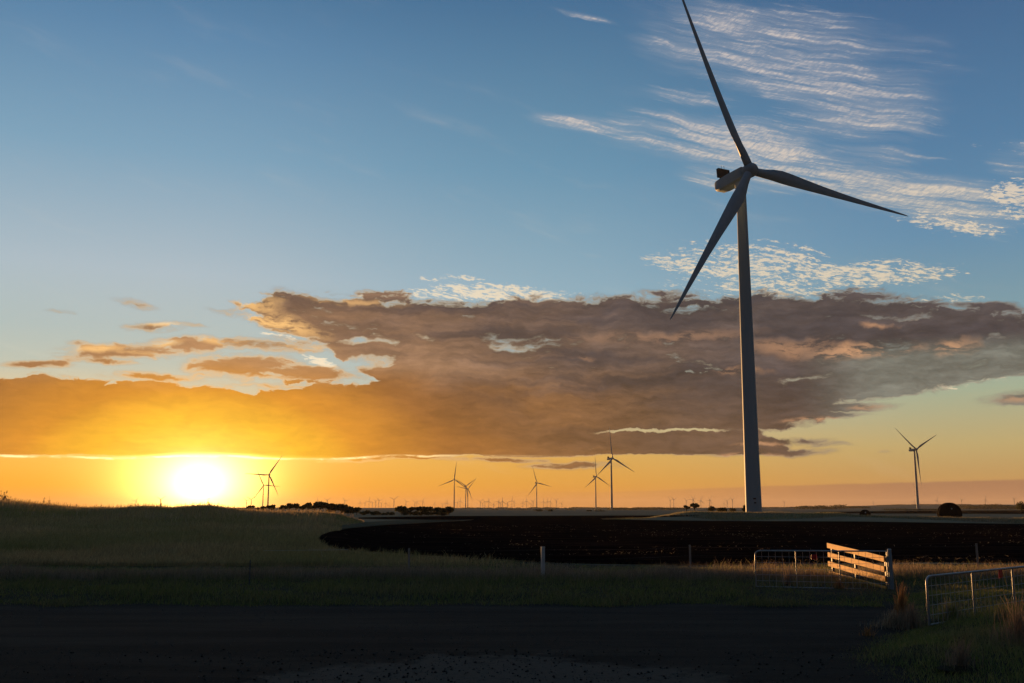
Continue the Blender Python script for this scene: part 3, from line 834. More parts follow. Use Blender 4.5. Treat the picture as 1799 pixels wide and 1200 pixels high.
# clods give the soil a broken surface
def clods(name, pts, size, mat, label, cat, zf):
    n = len(pts)
    oc = np.array([(1, 0, 0), (0, 1, 0), (-1, 0, 0), (0, -1, 0), (0, 0, .8), (0, 0, -.4)], float)
    v = oc[None] * (size[:, None, None] * rng.uniform(.6, 1.4, (n, 6, 1)))
    t = rng.uniform(0, 6.28, n); c, s_ = np.cos(t), np.sin(t)
    vx = v[..., 0] * c[:, None] - v[..., 1] * s_[:, None]; vy = v[..., 0] * s_[:, None] + v[..., 1] * c[:, None]
    v = np.stack([vx + pts[:, :1], vy + pts[:, 1:2], v[..., 2] + zf(pts[:, 0], pts[:, 1])[:, None]], -1).reshape(-1, 3)
    fc = np.array([(0, 1, 4), (1, 2, 4), (2, 3, 4), (3, 0, 4), (1, 0, 5), (2, 1, 5), (3, 2, 5), (0, 3, 5)])
    f = (np.arange(n)[:, None, None] * 6 + fc[None]).reshape(-1, 3)
    o = meshobj(name, v, f, mat)
    return tag(o, label, cat, kind='stuff')
p = scatter_fan(26000, 640, 1900, 44.5, 120, 1.4)
ne = np.interp(p[:, 0] / p[:, 1] * FOC / math.cos(R(PITCH)) + 899.5, [q[0] for q in near_edge], [q[1] for q in near_edge])
p = p[p[:, 1] > CAMH * FOC / (ne - 893.6) + .6]
clods('soil_clods', p, .01 + .03 * rng.random(len(p)) ** 2, MAT['soil'], 'dark clods broken out of the ploughed soil', 'soil', lambda x, y: height(x, y) + .05)
p = np.stack([rng.normal(-.5, 3.6, 2600), rng.uniform(11, 17.6, 2600)], -1)
clods('gravel', p, .006 + .022 * rng.random(len(p)) ** 3, MAT['stone'], 'dark gravel strewn over the pale patch of the road', 'gravel', lambda x, y: np.full(len(x), .035))
p = np.stack([rng.uniform(-16, 12, 16000), rng.uniform(11, 25, 16000)], -1)
clods('road_grit', p, .004 + .014 * rng.random(len(p)) ** 3, material('pale_grit', (.09, .085, .08), .9), 'small pale grit lying on the dark road', 'grit', lambda x, y: np.full(len(x), .033))

# ================================================================== wind turbines
def blade_mesh(name, Rl=59.0, chord=3.7):
    st = [(1.6, 1.15, 1.0, 0), (2.6, 1.15, 1.0, 0), (5.0, 1.30, .85, 12), (8, 1.62, .52, 14), (11, 1.85, .36, 12), (14, 1.82, .29, 10), (19, 1.60, .24, 8), (26, 1.28, .20, 5), (34, .98, .18, 3), (42, .74, .16, 1.5), (50, .50, .15, .5), (55, .34, .14, 0), (57.8, .20, .14, 0), (58.8, .10, .14, 0), (59.0, .02, .14, 0)]
    n = 20; V = []; F = []
    for z, hc, th, tw in st:
        f = (z - 1.6) / 57.4
        circ = max(0, 1 - (z - 2.6) / 6.0) if z > 2.6 else 1
        c = hc * 2; off = (1 - circ) * .20 * c      # trailing side bulges
        t = R(tw + 3)
        cone = -.045 * 59 * f ** 1.6 - .008 * z     # bends up-wind
        for k in range(n):
            a = 2 * math.pi * k / n
            x = math.cos(a) * hc; y = math.sin(a) * hc * th
            # sharpen the trailing edge (-x)
            if x < 0: y *= 1 - (1 - circ) * .75 * (-x / hc)
            x -= off
            V.append((x * math.cos(t) - y * math.sin(t), x * math.sin(t) + y * math.cos(t) + cone, z))
    for i in range(len(st) - 1):
        for k in range(n):
            F.append((i * n + k, i * n + (k + 1) % n, (i + 1) * n + (k + 1) % n, (i + 1) * n + k))
    F.append(tuple(range(n - 1, -1, -1))); F.append(tuple(range((len(st) - 1) * n, len(st) * n)))
    o = meshobj(name, V, F, MAT['blade'])
    o.data.polygons.foreach_set('use_smooth', [True] * len(F))
    return o

HUBZ, OVER, TILT = 96.2, 4.2, R(5)
def axes(yaw):
    a = Vector((math.sin(yaw) * math.cos(TILT), -math.cos(yaw) * math.cos(TILT), math.sin(TILT)))
    h = Vector((math.cos(yaw), math.sin(yaw), 0)); u = h.cross(a)
    if u.z < 0: u = -u
    return a, h, u

def tower_mb(zt):
    m = MB()
    zs = np.linspace(-1.0, zt, 25)
    m.tube([(0, 0, z) for z in zs], [float(np.interp(z, [-1, 0, 24, 50, 75, zt], [2.16, 2.16, 1.95, 1.75, 1.52, 1.30])) for z in zs], 48)
    for z in (.25, 24, 50, 75):
        r = float(np.interp(z, [-1, 0, 24, 50, 75, zt], [2.16, 2.16, 1.95, 1.75, 1.52, 1.30]))
        m.tube([(0, 0, z - .09), (0, 0, z + .09)], r + .02, 48)
    return m

def build_turbine(detail=True):
    root = empty('wind_turbine')
    tower = tower_mb(HUBZ - 2.1).build('tower', MAT['paint'], root, smooth=True)
    # nacelle, in its own frame: x right, y down-wind, z up, origin at the hub
    bm = bmesh.new()
    prof = [(1.6, 1.35, 1.45, -1.45), (2.2, 1.75, 1.75, -1.75), (6.0, 1.8, 1.85, -1.95), (10.5, 1.8, 1.85, -1.95), (13.2, 1.7, 1.75, -1.55), (13.8, 1.5, 1.5, -1.1)]
    rings = []
    for y, hw, zt_, zb in prof:
        c = .45
        pts = [(-hw, y, zb + c), (-hw, y, zt_ - c), (-hw + c * .4, y, zt_ - c * .4), (-hw + c, y, zt_), (hw - c, y, zt_), (hw - c * .4, y, zt_ - c * .4), (hw, y, zt_ - c), (hw, y, zb + c), (hw - c, y, zb), (-hw + c, y, zb)]
        rings.append([bm.verts.new(q) for q in pts])
    for r0, r1 in zip(rings, rings[1:]):
        for k in range(10): bm.faces.new((r0[k], r0[(k + 1) % 10], r1[(k + 1) % 10], r1[k]))
    bm.faces.new(rings[0][::-1]); bm.faces.new(rings[-1])
    bmesh.ops.recalc_face_normals(bm, faces=bm.faces)
    me = bpy.data.meshes.new('nacelle'); bm.to_mesh(me); bm.free(); me.materials.append(MAT['paint'])
    nac = bpy.data.objects.new('nacelle', me); col.objects.link(nac); nac.parent = root
    for q in me.polygons: q.use_smooth = True
    me.set_sharp_from_angle(angle=R(35))
    mcol = MB(); mcol.tube([(0, 5.0, -3.4), (0, 5.0, -1.9)], 1.35, 32)
    yb = mcol.build('yaw_ring', MAT['paint'], nac, smooth=True)
    # cooler frame standing across the rear of the roof
    m = MB()
    m.box((0, 11.3, 3.45), (4.2, 1.0, 2.7), bev=.08)
    for sx in (-1.2, 1.2): m.box((sx, 11.3, 2.0), (.18, .5, .7))
    for k in range(7): m.box((-1.8 + .6 * k, 10.78, 3.45), (.07, .07, 2.4))
    co = m.build('cooler', MAT['dark'], nac)
    for sx in (-.5, .5):
        m = MB(); m.tube([(sx, 11.3, 4.75), (sx, 11.3, 5.8)], .06, 6); m.box((sx, 11.3, 5.85), (.22, .06, .12)); m.build('wind_mast', MAT['dark'], nac)
    m = MB(); m.box((0, 7.2, 1.95), (1.3, 1.6, .14), bev=.03); m.build('roof_hatch', MAT['paint'], nac)
    # hub with a rounded nose, up-wind
    m = MB()
    ys = [1.9, 1.6, .9, 0, -.9, -1.5, -1.9, -2.15, -2.25]; rs = [1.5, 1.85, 2.0, 2.05, 1.9, 1.55, 1.1, .55, .05]
    m.tube([(0, y, 0) for y in ys], rs, 32)
    hub = m.build('hub', MAT['paint'], root, smooth=True)
    bls = []
    b0 = blade_mesh('blade'); b0.parent = root; bls.append(b0)
    for k in range(2):
        c = b0.copy(); col.objects.link(c); c.parent = root; bls.append(c)
    m = MB()
    return root

proto = build_turbine()

def pose(root, yaw, phase, Rl, hubz=HUBZ):
    a, h, u = axes(yaw)
    C = Vector((0, 0, hubz)) + Vector((math.sin(yaw), -math.cos(yaw), 0)) * OVER
    bs = 0
    for o in root.children:
        nm = o.name.split('.')[0]
        if nm in ('nacelle', 'hub'):
            M3 = Matrix((h, -a, u)).transposed()
            o.matrix_local = Matrix.Translation(C) @ M3.to_4x4()
        elif nm == 'blade':
            t = phase + bs * 2 * math.pi / 3; bs += 1
            s = h * math.sin(t) + u * math.cos(t); w = h * math.cos(t) - u * math.sin(t)
            k = Rl / 59.0
            M3 = Matrix((w, -a, s)).transposed()
            o.matrix_local = Matrix.Translation(C) @ M3.to_4x4() @ Matrix.Scale(k, 4)

def copy_tree(o, parent=None):
    c = o.copy(); col.objects.link(c)
    if parent: c.parent = parent; c.matrix_parent_inverse = o.matrix_parent_inverse.copy()
    for ch in list(o.children): copy_tree(ch, c)
    return c

def place_turbine(root, hubpx, D, yaw, phase, Rl, label, group='tall wind turbines across the plain'):
    """D distance of the tower; the hub sits over it"""
    d = pxdir(*hubpx)
    Yh = D - OVER * math.cos(R(yaw))
    X = d[0] / d[1] * Yh - OVER * math.sin(R(yaw))
    root.location = (X, D, float(height(X, D)) - .15)
    # height so that the hub meets its line of sight
    hz = CAMH + d[2] / d[1] * Yh - root.location.z
    sc_ = hz / HUBZ
    root.scale = (sc_, sc_, sc_)
    pose(root, R(yaw), R(phase), Rl / sc_)
    tag(root, label, 'wind turbine', group)

FAR_T = [
    ((1076.4, 805.3), 1890, 40, -5, 60, 'wind turbine with one blade straight up, taller of the close pair right of centre'),
    ((1048, 837.3), 2973, 40, -2, 64, 'wind turbine with one blade straight up, lower of the close pair right of centre'),
    ((943.8, 848.4), 3706, 30, -17, 64, 'wind turbine standing alone in the middle of the horizon'),
    ((798.4, 842.3), 3264, 8, 7, 58, 'wind turbine behind the right end of the low tree clump, left of two overlapping ones'),
    ((819.3, 854), 4232, 40, 58, 66, 'wind turbine with a blade pointing down its tower, nearer of two overlapping ones'),
    ((822.6, 859), 4846, 25, 41, 64, 'lowest wind turbine of the trio beyond the low tree clump'),
    ((472.3, 834.3), 2822, 5, 33, 66, 'wind turbine in the sun glow, taller of the two above the hill'),
    ((463.2, 852.4), 4067, 20, -25, 66, 'wind turbine in the sun glow, lower of the two above the hill'),
    ((1610, 789.5), 1601, 30, -56, 58, 'wind turbine with a Y-shaped rotor standing alone at the right'),
]
copies = [copy_tree(proto) for _ in FAR_T]
place_turbine(proto, (1318.5, 299), 271.8, 28, 96.3, 59, 'huge white wind turbine rising from the grassy mound, its upper blade leaving the picture')
proto['label'] = 'huge pale wind turbine on the grassy mound, by far the nearest and tallest of all'
# marks and door on the foot of the nearest tower
az_ = math.atan2(-271.8, -65)
def on_tower(name, ang_off, z0, z1, wdt, thick, mat):
    m = MB(); zc = (z0 + z1) / 2; r = float(np.interp(zc, [0, 24], [2.16, 1.95])) + thick / 2
    a = az_ + ang_off; rot = Matrix.Rotation(a - math.pi / 2, 3, 'Z')
    m.box((math.cos(a) * r, math.sin(a) * r, zc), (wdt, thick, z1 - z0), rot=rot, bev=.01)
    return m.build(name, mat, proto)
on_tower('tower_door', .20, 1.0, 3.3, .95, .10, MAT['paint'])
on_tower('vent_grille', .20, 3.9, 4.25, .55, .08, MAT['mark'])
on_tower('warning_plate', .15, 5.0, 5.35, .75, .05, MAT['mark'])
on_tower('door_grille', .12, 1.1, 1.6, .45, .14, MAT['mark'])
for c, a in zip(copies, FAR_T): place_turbine(c, *a)

# ---- the many small turbines along the horizon (each one mesh: too far to show parts)
def small_turbine(yaw, phase):
    m = MB()
    m.tube([(0, 0, -2), (0, 0, 94)], [2.9, 1.9], 8)
    a, h, u = axes(yaw)
    C = Vector((0, 0, 96)) + Vector((math.sin(yaw), -math.cos(yaw), 0)) * OVER
    M3 = Matrix((h, -a, u)).transposed()
    m.box(C - a * 6, (3.6, 13, 3.6), rot=M3, bev=.4)
    m.tube([C + a * 2.2, C + a * 1.2, C - a * 1.2], [.3, 1.7, 2.0], 10)
    for k in range(3):
        t = phase + k * 2 * math.pi / 3
        s = h * math.sin(t) + u * math.cos(t)
        m.tube([C, C + s * 8, C + s * 14, C + s * 30, C + s * 58 + a * 2], [1.4, 2.0, 2.1, 1.6, .6], 6)
    o = m.build('distant_wind_turbine', MAT['paint'])
    return o
variants = [small_turbine(R(random.uniform(10, 45)), R(random.uniform(0, 120))) for _ in range(10)]
SMALL = []
for x, y in [(80, 150), (135, 150), (183, 130), (222, 150), (257, 130), (293, 125), (320, 155), (370, 155), (410, 185), (463, 112), (600, 140), (700, 145), (722, 148), (788, 130), (925, 160), (1010, 165), (1050, 150), (1068, 150), (1178, 145), (1210, 130), (1437, 135), (1465, 155), (1490, 140), (1532, 135), (1590, 165), (1645, 140), (1665, 155), (1690, 135), (1745, 150)]:
    SMALL.append((620 + x / 6.425, 860 + y / 6.425))
for x, y in [(38, 96), (75, 118), (118, 95), (145, 93), (185, 112), (222, 88), (240, 104), (308, 105), (338, 90), (372, 112), (388, 95), (470, 95), (500, 96), (525, 94), (572, 88), (615, 108)]:
    SMALL.append((850 + x / 4.4975, 860 + y / 4.4975))
for x, y in [(1472, 85), (1500, 80), (1600, 88), (1652, 80), (1715, 90), (1785, 85)]:
    SMALL.append((850 + x / 4.4975, 860 + y / 4.4975))
for x, y in [(225, 225), (308, 235), (400, 235), (550, 268), (583, 240), (638, 228), (1185, 255)]:
    SMALL.append((1180 + x / 5.997, 840 + y / 5.997))
for x, y in [(305, 130), (710, 118), (935, 108), (1180, 105), (1415, 102), (1700, 95)]:
    SMALL.append((1480 + x / 5.64, 860 + y / 5.64))
for x, y in [(345, 545), (300, 560)]: SMALL.append((380 + x / 5.622, 780 + y / 5.622))
for x, y in [(1095, 555), (1270, 562), (1000, 560)]: SMALL.append((380 + x / 5.622, 780 + y / 5.622))
SMALL.append((1128 / 3.998, 780 + 388 / 3.998)); SMALL.append((955 / 3.998, 780 + 400 / 3.998))
used = set()
ORD = ['first', 'second', 'third', 'fourth', 'fifth', 'sixth', 'seventh', 'eighth', 'ninth', 'tenth', 'eleventh', 'twelfth', 'thirteenth', 'fourteenth', 'fifteenth', 'sixteenth', 'seventeenth', 'eighteenth', 'nineteenth', 'twentieth']
GL = [(0, 350, 'poking over the hill crest left of the sun'), (350, 470, 'over the hill between the sun and the glowing pair'), (470, 605, 'above the flat-topped tree row behind the hill'),
      (605, 655, 'above the right end of the tree row'), (655, 695, 'above the low round bushes'), (695, 747, 'above the left half of the long tree clump'), (747, 799, 'above the right half of the long tree clump'),
      (799, 828, 'in the gap between the trio towers and the clump'), (828, 870, 'just right of the overlapping trio'), (870, 944, 'left of the lone middle turbine'), (944, 1010, 'right of the lone middle turbine'), (1010, 1190, 'just right of the close turbine pair'),
      (1190, 1240, 'above the umbrella-shaped trees'), (1240, 1325, 'just left of the huge tower'), (1325, 1600, 'between the huge tower and the lone right turbine'), (1600, 1800, 'right of the lone right turbine')]
SMALL.sort()
cnt = {}
for i, (px, py) in enumerate(SMALL):
    el = (893.6 - py) / FOC
    D = min(max(93.0 / max(el, .004), 4800), 11500)
    k = random.randrange(len(variants))
    if k not in used: o = variants[k]; used.add(k)
    else: o = variants[k].copy(); col.objects.link(o)
    d = pxdir(px, py)
    X = d[0] / d[1] * D
    gz0 = float(height(X, D))
    hz = CAMH + d[2] / d[1] * D - gz0
    sc_ = max(hz, 45) / 96
    o.location = (X, D, gz0); o.scale = (sc_, sc_, sc_)
    g = next(g for g in GL if g[0] <= px < g[1])
    cnt[g[2]] = cnt.get(g[2], 0) + 1
    tag(o, ORD[cnt[g[2]] - 1] + ' tiny turbine from the left ' + g[2], 'wind turbine', 'tiny distant wind turbines along the horizon')
for k, v in enumerate(variants):
    if k not in used: bpy.data.objects.remove(v)

# ================================================================== trees and shrubs
def leafcloud(lobes, n, size, pal, squash=1.0, shell=.35):
    """leaf clumps filled through ellipsoid lobes; returns verts, faces, colours"""
    w = np.array([l[3] * l[4] * l[5] for l in lobes]) ** .75; w = w / w.sum()
    li = rng.choice(len(lobes), n, p=w)
    L = np.array(lobes)[li]
    d = rng.normal(0, 1, (n, 3)); d /= np.linalg.norm(d, axis=1)[:, None]
    r = shell + (1 - shell) * rng.random(n) ** .6
    r *= rng.uniform(.75, 1.12, n)
    c = L[:, :3] + d * L[:, 3:6] * r[:, None]
    a = rng.normal(0, 1, (n, 3)); a /= np.linalg.norm(a, axis=1)[:, None]
    b = np.cross(a, rng.normal(0, 1, (n, 3))); b /= np.linalg.norm(b, axis=1)[:, None]
    s = size * rng.uniform(.5, 1.3, n)[:, None]
    v = np.stack([c - a * s - b * s * .5, c + a * s - b * s * .4, c + a * s * .6 + b * s * .7, c - a * s * .7 + b * s * .5], 1).reshape(-1, 3)
    f = (np.arange(n)[:, None] * 4 + np.arange(4)[None])
    col_ = np.array(pal)[rng.integers(0, len(pal), n)] * rng.uniform(.6, 1.4, (n, 1))
    col_ = np.repeat(np.concatenate([col_, np.ones((n, 1))], 1), 4, axis=0)
    return v, f, col_

LEAFP = [(.06, .065, .028), (.085, .08, .038), (.05, .05, .024), (.10, .08, .04)]
def tree(name, px, ptop, pbase, D, wpx, kind, label, cat='tree', group=None, n=420):
    wpx = wpx * 1.35; n = int(n * 1.5)
    """px centre, ptop/pbase photo heights, D distance, wpx crown width in photo pixels"""
    k = D / FOC
    X = (px - 899.5) * k * math.cos(R(PITCH)) * 1.0
    gz0 = float(height(X, D))
    top = CAMH + (893.6 - ptop) * k
    H = max(top - gz0, .8); Wd = wpx * k / 2
    root = empty(name, (X, D, gz0), random.uniform(0, 6.28))
    lobes = []; limbs = []
    if kind == 'umbrella':      # flat-topped, sparse below
        for q in range(random.randint(5, 7)):
            a = random.uniform(0, 6.28); r = Wd * random.uniform(.1, .68)
            zc = H * random.uniform(.58, .88); lobes.append((math.cos(a) * r, math.sin(a) * r, zc, Wd * random.uniform(.30, .50), Wd * random.uniform(.30, .50), H * random.uniform(.09, .17)))
    elif kind == 'round':
        for q in range(random.randint(7, 9)):
            a = random.uniform(0, 6.28); r = Wd * random.uniform(0, .55)
            zc = H * random.uniform(.35, .74); lobes.append((math.cos(a) * r, math.sin(a) * r, zc, Wd * random.uniform(.36, .52), Wd * random.uniform(.36, .52), H * random.uniform(.18, .27)))
        lobes.append((0, 0, H * .72, Wd * .5, Wd * .5, H * .26))
    else:                       # bush, foliage to the ground
        for q in range(8):
            a = random.uniform(0, 6.28); r = Wd * random.uniform(.1, .62)
            zc = H * random.uniform(.2, .66); lobes.append((math.cos(a) * r, math.sin(a) * r, zc, Wd * random.uniform(.3, .5), Wd * random.uniform(.3, .5), H * random.uniform(.2, .32)))
    v, f, c = leafcloud(lobes, n, max(.16 * k * 6, min(.05 * (H + Wd), .45)), LEAFP)
    v[:, 2] = np.maximum(v[:, 2], .02)
    cr = meshobj('crown', v, f, MAT['leaf'], parent=root, colors=c)
    m = MB()
    tr = max(H * .035, .05)
    fork = H * (.30 if kind != 'umbrella' else .38)
    lean = random.uniform(-.06, .06) * H
    m.tube([(0, 0, -.3), (lean * .3, 0, fork * .5), (lean * .6, 0, fork)], [tr * 1.25, tr, tr * .85], 8)
    for l in lobes[:6]:
        m.tube([(lean * .6, 0, fork * .96), ((lean * .6 + l[0]) * .5, l[1] * .4, (fork + l[2]) * .52), (l[0], l[1], l[2])], [tr * .6, tr * .4, tr * .14], 6)
    m.build('trunk', MAT['trunk'], root)
    tag(root, label, cat, group)
    return root

g = 'trees in the row behind the hill'
ROW = [(497, 886, 14, 'umbrella'), (508, 884, 16, 'umbrella'), (520, 884, 14, 'umbrella'), (531, 885, 14, 'umbrella'), (541, 883, 20, 'umbrella'), (553, 884, 16, 'umbrella'), (563, 882, 20, 'umbrella'), (577, 882.5, 22, 'umbrella')]
lab = ['leftmost flat-topped tree of the row behind the hill, beside the two glowing turbines', 'second flat-topped tree from the left in the row behind the hill', 'third flat-topped tree from the left in the row behind the hill', 'fourth flat-topped tree from the left in the row behind the hill', 'fifth flat-topped tree in the row behind the hill, wide and thin', 'sixth flat-topped tree in the row behind the hill', 'seventh flat-topped tree in the row behind the hill, wide crown', 'last flat-topped tree of the row, touching the big round tree']
for (x, t, w, kd), l in zip(ROW, lab):
    tree('tree', x, t, 903, 390 + random.uniform(-20, 30), w, kd, l, group=g, n=360)
tree('tree', 440.5, 886.6, 900, 360, 15, 'umbrella', 'small lone flat-topped tree peeking over the hill left of the glowing turbines', n=260)
tree('tree', 461, 888, 900, 365, 16, 'umbrella', 'low tree at the foot of the two glowing turbines', n=300)
tree('tree', 478, 886, 900, 370, 16, 'umbrella', 'low tree just right of the glowing turbine pair', n=300)
tree('tree', 584, 886, 904, 395, 24, 'round', 'big round tree, left half of the dark mass at the right end of the row', n=520)
tree('tree', 600, 884.5, 904, 400, 34, 'round', 'big round dark tree that dominates the right end of the tree row', n=800)
tree('tree', 616, 891, 905, 395, 20, 'round', 'round tree on the right shoulder of the big dark tree', n=420)
tree('tree', 627, 890, 905, 390, 14, 'round', 'narrow tree with sky showing through, right of the big dark tree', n=260)
tree('tree', 640, 894.5, 906, 380, 19, 'bush', 'low round tree closing the row at its right end', n=420)
tree('bush', 660, 896, 906.5, 370, 20, 'bush', 'left of two low round bushes standing apart in the haze', cat='bush', n=420)
tree('bush', 676, 898.5, 906.5, 370, 11, 'bush', 'smallest low bush, between two larger round ones', cat='bush', n=260)
tree('bush', 685, 896.8, 906.5, 370, 15, 'bush', 'right of the low round bushes, before the long tree clump', cat='bush', n=340)
g2 = 'trees of the long low clump left of centre'
CL = [(706, 888.5, 24, 'round', 'dense domed tree at the left end of the long low clump'), (721, 890.5, 16, 'umbrella', 'thin open tree next to the domed left end of the long clump'), (732, 889.5, 17, 'umbrella', 'open tree with gaps in its crown, left part of the long clump'), (745, 889.5, 20, 'round', 'fourth tree of the long low clump, full crown'),
      (757, 890.5, 17, 'umbrella', 'middle tree of the long clump with a lacy top'), (768, 891.5, 18, 'umbrella', 'sixth tree of the long clump, flat and thin'), (780, 891, 18, 'round', 'tree left of the domed right end of the long clump'), (789, 889.2, 20, 'round', 'domed tree at the right end of the clump, before a turbine tower')]
for x, t, w, kd, l in CL: tree('tree', x, t, 906, 352 + random.uniform(-8, 14), w, kd, l, group=g2, n=520)
for q, (x, t) in enumerate([(715, 896), (728, 896), (741, 896), (754, 897), (766, 897), (777, 897)]):
    tree('bush', x, t, 906.5, 348, 18, 'bush', ['dark undergrowth bush at the left foot of the long clump', 'second undergrowth bush of the long clump', 'third undergrowth bush of the long clump', 'fourth undergrowth bush of the long clump', 'fifth undergrowth bush of the long clump', 'undergrowth bush at the right foot of the long clump'][q], cat='bush', group='undergrowth of the long clump', n=380)
tree('tree', 1220, 883.5, 899, 480, 17, 'umbrella', 'umbrella-shaped tree, taller of the pair on the mound left of the huge tower', n=420)
tree('tree', 1206, 886.5, 899, 480, 12, 'umbrella', 'smaller flat-topped tree of the pair on the mound left of the huge tower', n=300)
tree('tree', 1250, 888.5, 899, 520, 16, 'round', 'round low tree between the umbrella trees and the huge tower, left of two', n=300)
tree('tree', 1268, 889.5, 899, 520, 20, 'bush', 'wide low tree between the umbrella trees and the huge tower, right of two', n=360)
tree('tree', 1310, 886.5, 899, 500, 15, 'round', 'dark round tree touching the left side of the huge tower', n=360)
tree('tree', 1288, 890, 899, 560, 14, 'bush', 'pale low bush just before the huge tower', cat='bush', n=240)
tree('tree', 1794, 880.5, 896, 560, 22, 'round', 'dark tree cut off by the right edge of the picture', n=400)
for x, t, w, l in [(1053, 897, 20, 'low dark bush at the foot of the close turbine pair'), (947, 894.5, 18, 'low bush at the foot of the lone middle turbine'), (966, 895, 10, 'small bush right of the lone middle turbine'), (1035, 895.5, 9, 'small bush left of the close turbine pair')]:
    tree('bush', x, t, 899, 900, w, 'bush', l, cat='bush', n=260)
# far-off belts of trees, one mass each
def belt(name, px0, px1, D, ptop, label, n, gap=.0, hvar=.6):
    k = D / FOC
    px = rng.uniform(px0, px1, n)
    prof = fbm(px / 14, px * 0, 3, int(D) % 97)
    keep = prof > gap; px = px[keep]; prof = prof[keep]
    X = (px - 899.5) * k * math.cos(R(PITCH)); Y = D + rng.uniform(-40, 40, len(px))
    z0 = height(X, Y); top = CAMH + (893.6 - ptop) * k
    Hh = np.maximum(top - z0, 2.0) * (1 - hvar + 2 * hvar * (prof - .25))
    z = z0 + Hh * rng.random(len(px)) ** .7
    c = np.stack([X, Y, z], -1); m = len(c)
    s = (1.2 * k) * rng.uniform(.5, 1.2, m)[:, None]
    a = rng.normal(0, 1, (m, 3)); a /= np.linalg.norm(a, axis=1)[:, None]; a[:, 2] *= .5
    b = np.cross(a, rng.normal(0, 1, (m, 3))); b /= np.linalg.norm(b, axis=1)[:, None]; b[:, 2] *= .6
    v = np.stack([c - a * s - b * s * .5, c + a * s - b * s * .4, c + a * s * .6 + b * s * .7, c - a * s * .7 + b * s * .5], 1).reshape(-1, 3)
    f = np.arange(m)[:, None] * 4 + np.arange(4)[None]
    cc_ = np.array(LEAFP)[rng.integers(0, 4, m)] * rng.uniform(.7, 1.3, (m, 1))
    cc_ = np.repeat(np.concatenate([cc_, np.ones((m, 1))], 1), 4, axis=0)
    o = meshobj(name, v, f, MAT['leaf'], colors=cc_)
    tag(o, label, 'trees', kind='stuff')
belt('treeline', 1400, 1480, 2600, 886.5, 'distant dark tree belt right of the huge tower', 2600)
belt('treeline', 1480, 1530, 2900, 888.5, 'faint distant tree belt between the huge tower and the right turbine', 1200, .3)
belt('treeline', 1565, 1645, 1500, 893.2, 'low dark tree belt at the foot of the right turbine', 2200, .2)
belt('treeline', 1690, 1830, 2400, 884.6, 'distant wooded rise at the right edge', 5200, .1)
belt('treeline', 1545, 1700, 4200, 887.5, 'hazy wooded ridge behind the right turbine', 3200, .2)
belt('treeline', 1325, 1400, 3300, 889.5, 'hazy tree belt just right of the huge tower', 1400, .2)
belt('treeline', 800, 1210, 3400, 891.3, 'hazy tree belt along the horizon left of the huge tower', 5200, .3)
belt('treeline', 840, 1180, 1900, 895.0, 'low scattered scrub on the far plain', 1600, .48)
belt('treeline', 1060, 1200, 2300, 892.2, 'dark scrub on the plain between the close turbine pair and the mound', 1800, .35)

# shrub on the crest at the left edge, and single weed stalks
def crest_plant(px, py_top, py_base, w, n, label):
    k = 124 / FOC
    X = (px - 899.5) * k * math.cos(R(PITCH)); z0 = float(height(X, 124))
    H = CAMH + (893.6 - py_top) * k - z0
    root = empty('weed_plant', (X, 124, z0))
    m = MB(); v = []
    for q in range(max(3, n // 40)):
        a = random.uniform(0, 6.28); r = w * k * random.uniform(0, .5); hq = H * random.uniform(.5, 1.0)
        m.tube([(0, 0, -.05), (math.cos(a) * r * .4, math.sin(a) * r * .4, hq * .5), (math.cos(a) * r, math.sin(a) * r, hq)], [.014, .011, .008], 5)
        v.append((math.cos(a) * r, math.sin(a) * r, hq, .10, .10, .10)); v.append((math.cos(a) * r * .6, math.sin(a) * r * .6, hq * .6, .16, .16, .12))
    m.build('stem', MAT['trunk'], root)
    vv, ff, cc_ = leafcloud(v, n, .045, BROWN)
    meshobj('leaves', vv, ff, MAT['shrub'], parent=root, colors=cc_)
    tag(root, label, 'weed')
crest_plant(5, 862, 880, 26, 420, 'leafy weed on the hill crest at the left edge, biggest of the crest plants')
crest_plant(13, 867, 880, 14, 160, 'smaller leafy weed on the crest beside the biggest one')
crest_plant(76, 872.5, 886, 2, 40, 'tall thin weed with a round head on the crest')
crest_plant(85.5, 871.5, 887, 2, 30, 'thin bare weed stalk just right of the round-headed one')
crest_plant(282, 877, 889, 6, 60, 'forked weed on the crest left of the sun')
crest_plant(365, 876, 886, 5, 60, 'weed stalk on the crest right below the sun')

# ================================================================== fence, gates, posts
def post(px, ptop, pbase, wpx, mat, label, name='fence_post', sq=False, D=None, cat='fence post', group=None):
    c = hit(px, pbase)
    X, Y, Z = c
    k = Y / FOC
    top = atdist(px, ptop, Y)[2]
    root = empty(name, (X, Y, Z))
    H = top - Z
    m = MB(); w = wpx * k / 2
    if sq == 'wood':
        m.box((0, 0, H / 2 - .2), (w * 2, w * 2, H + .4), rot=Matrix.Rotation(R(8), 3, 'Z'), bev=.012)
        p_ = m.build('shaft', mat, root)
        m = MB(); m.box((0, 0, H + .006), (w * 2 + .012, w * 2 + .012, .02), rot=Matrix.Rotation(R(8), 3, 'Z'), bev=.004); m.build('cap', mat, root)
    else:                       # Y-section steel picket
        for a in (90, 210, 330):
            rot = Matrix.Rotation(R(a), 3, 'Z')
            m.box(rot @ Vector((w * .5, 0, 0)) + Vector((0, 0, H / 2 - .2)), (w, w * .22, H + .4), rot=rot)
        p_ = m.build('shaft', mat, root)
        m = MB()
        for z in (H * .3, H * .6, H * .92): m.tube([(0, -w * .5, z - .01), (0, -w * .9, z), (0, -w * .5, z + .01)], .004, 5)
        m.build('wire_clip', MAT['wire'], root)
    tag(root, label, cat, group)
    return root, (X, Y, Z), H
gp = 'posts along the field fence'
fp = []
fp.append(post(438, 984, 1030, 2.6, MAT['steel'], 'thin dark fence post in the grass below the sun', group=gp))
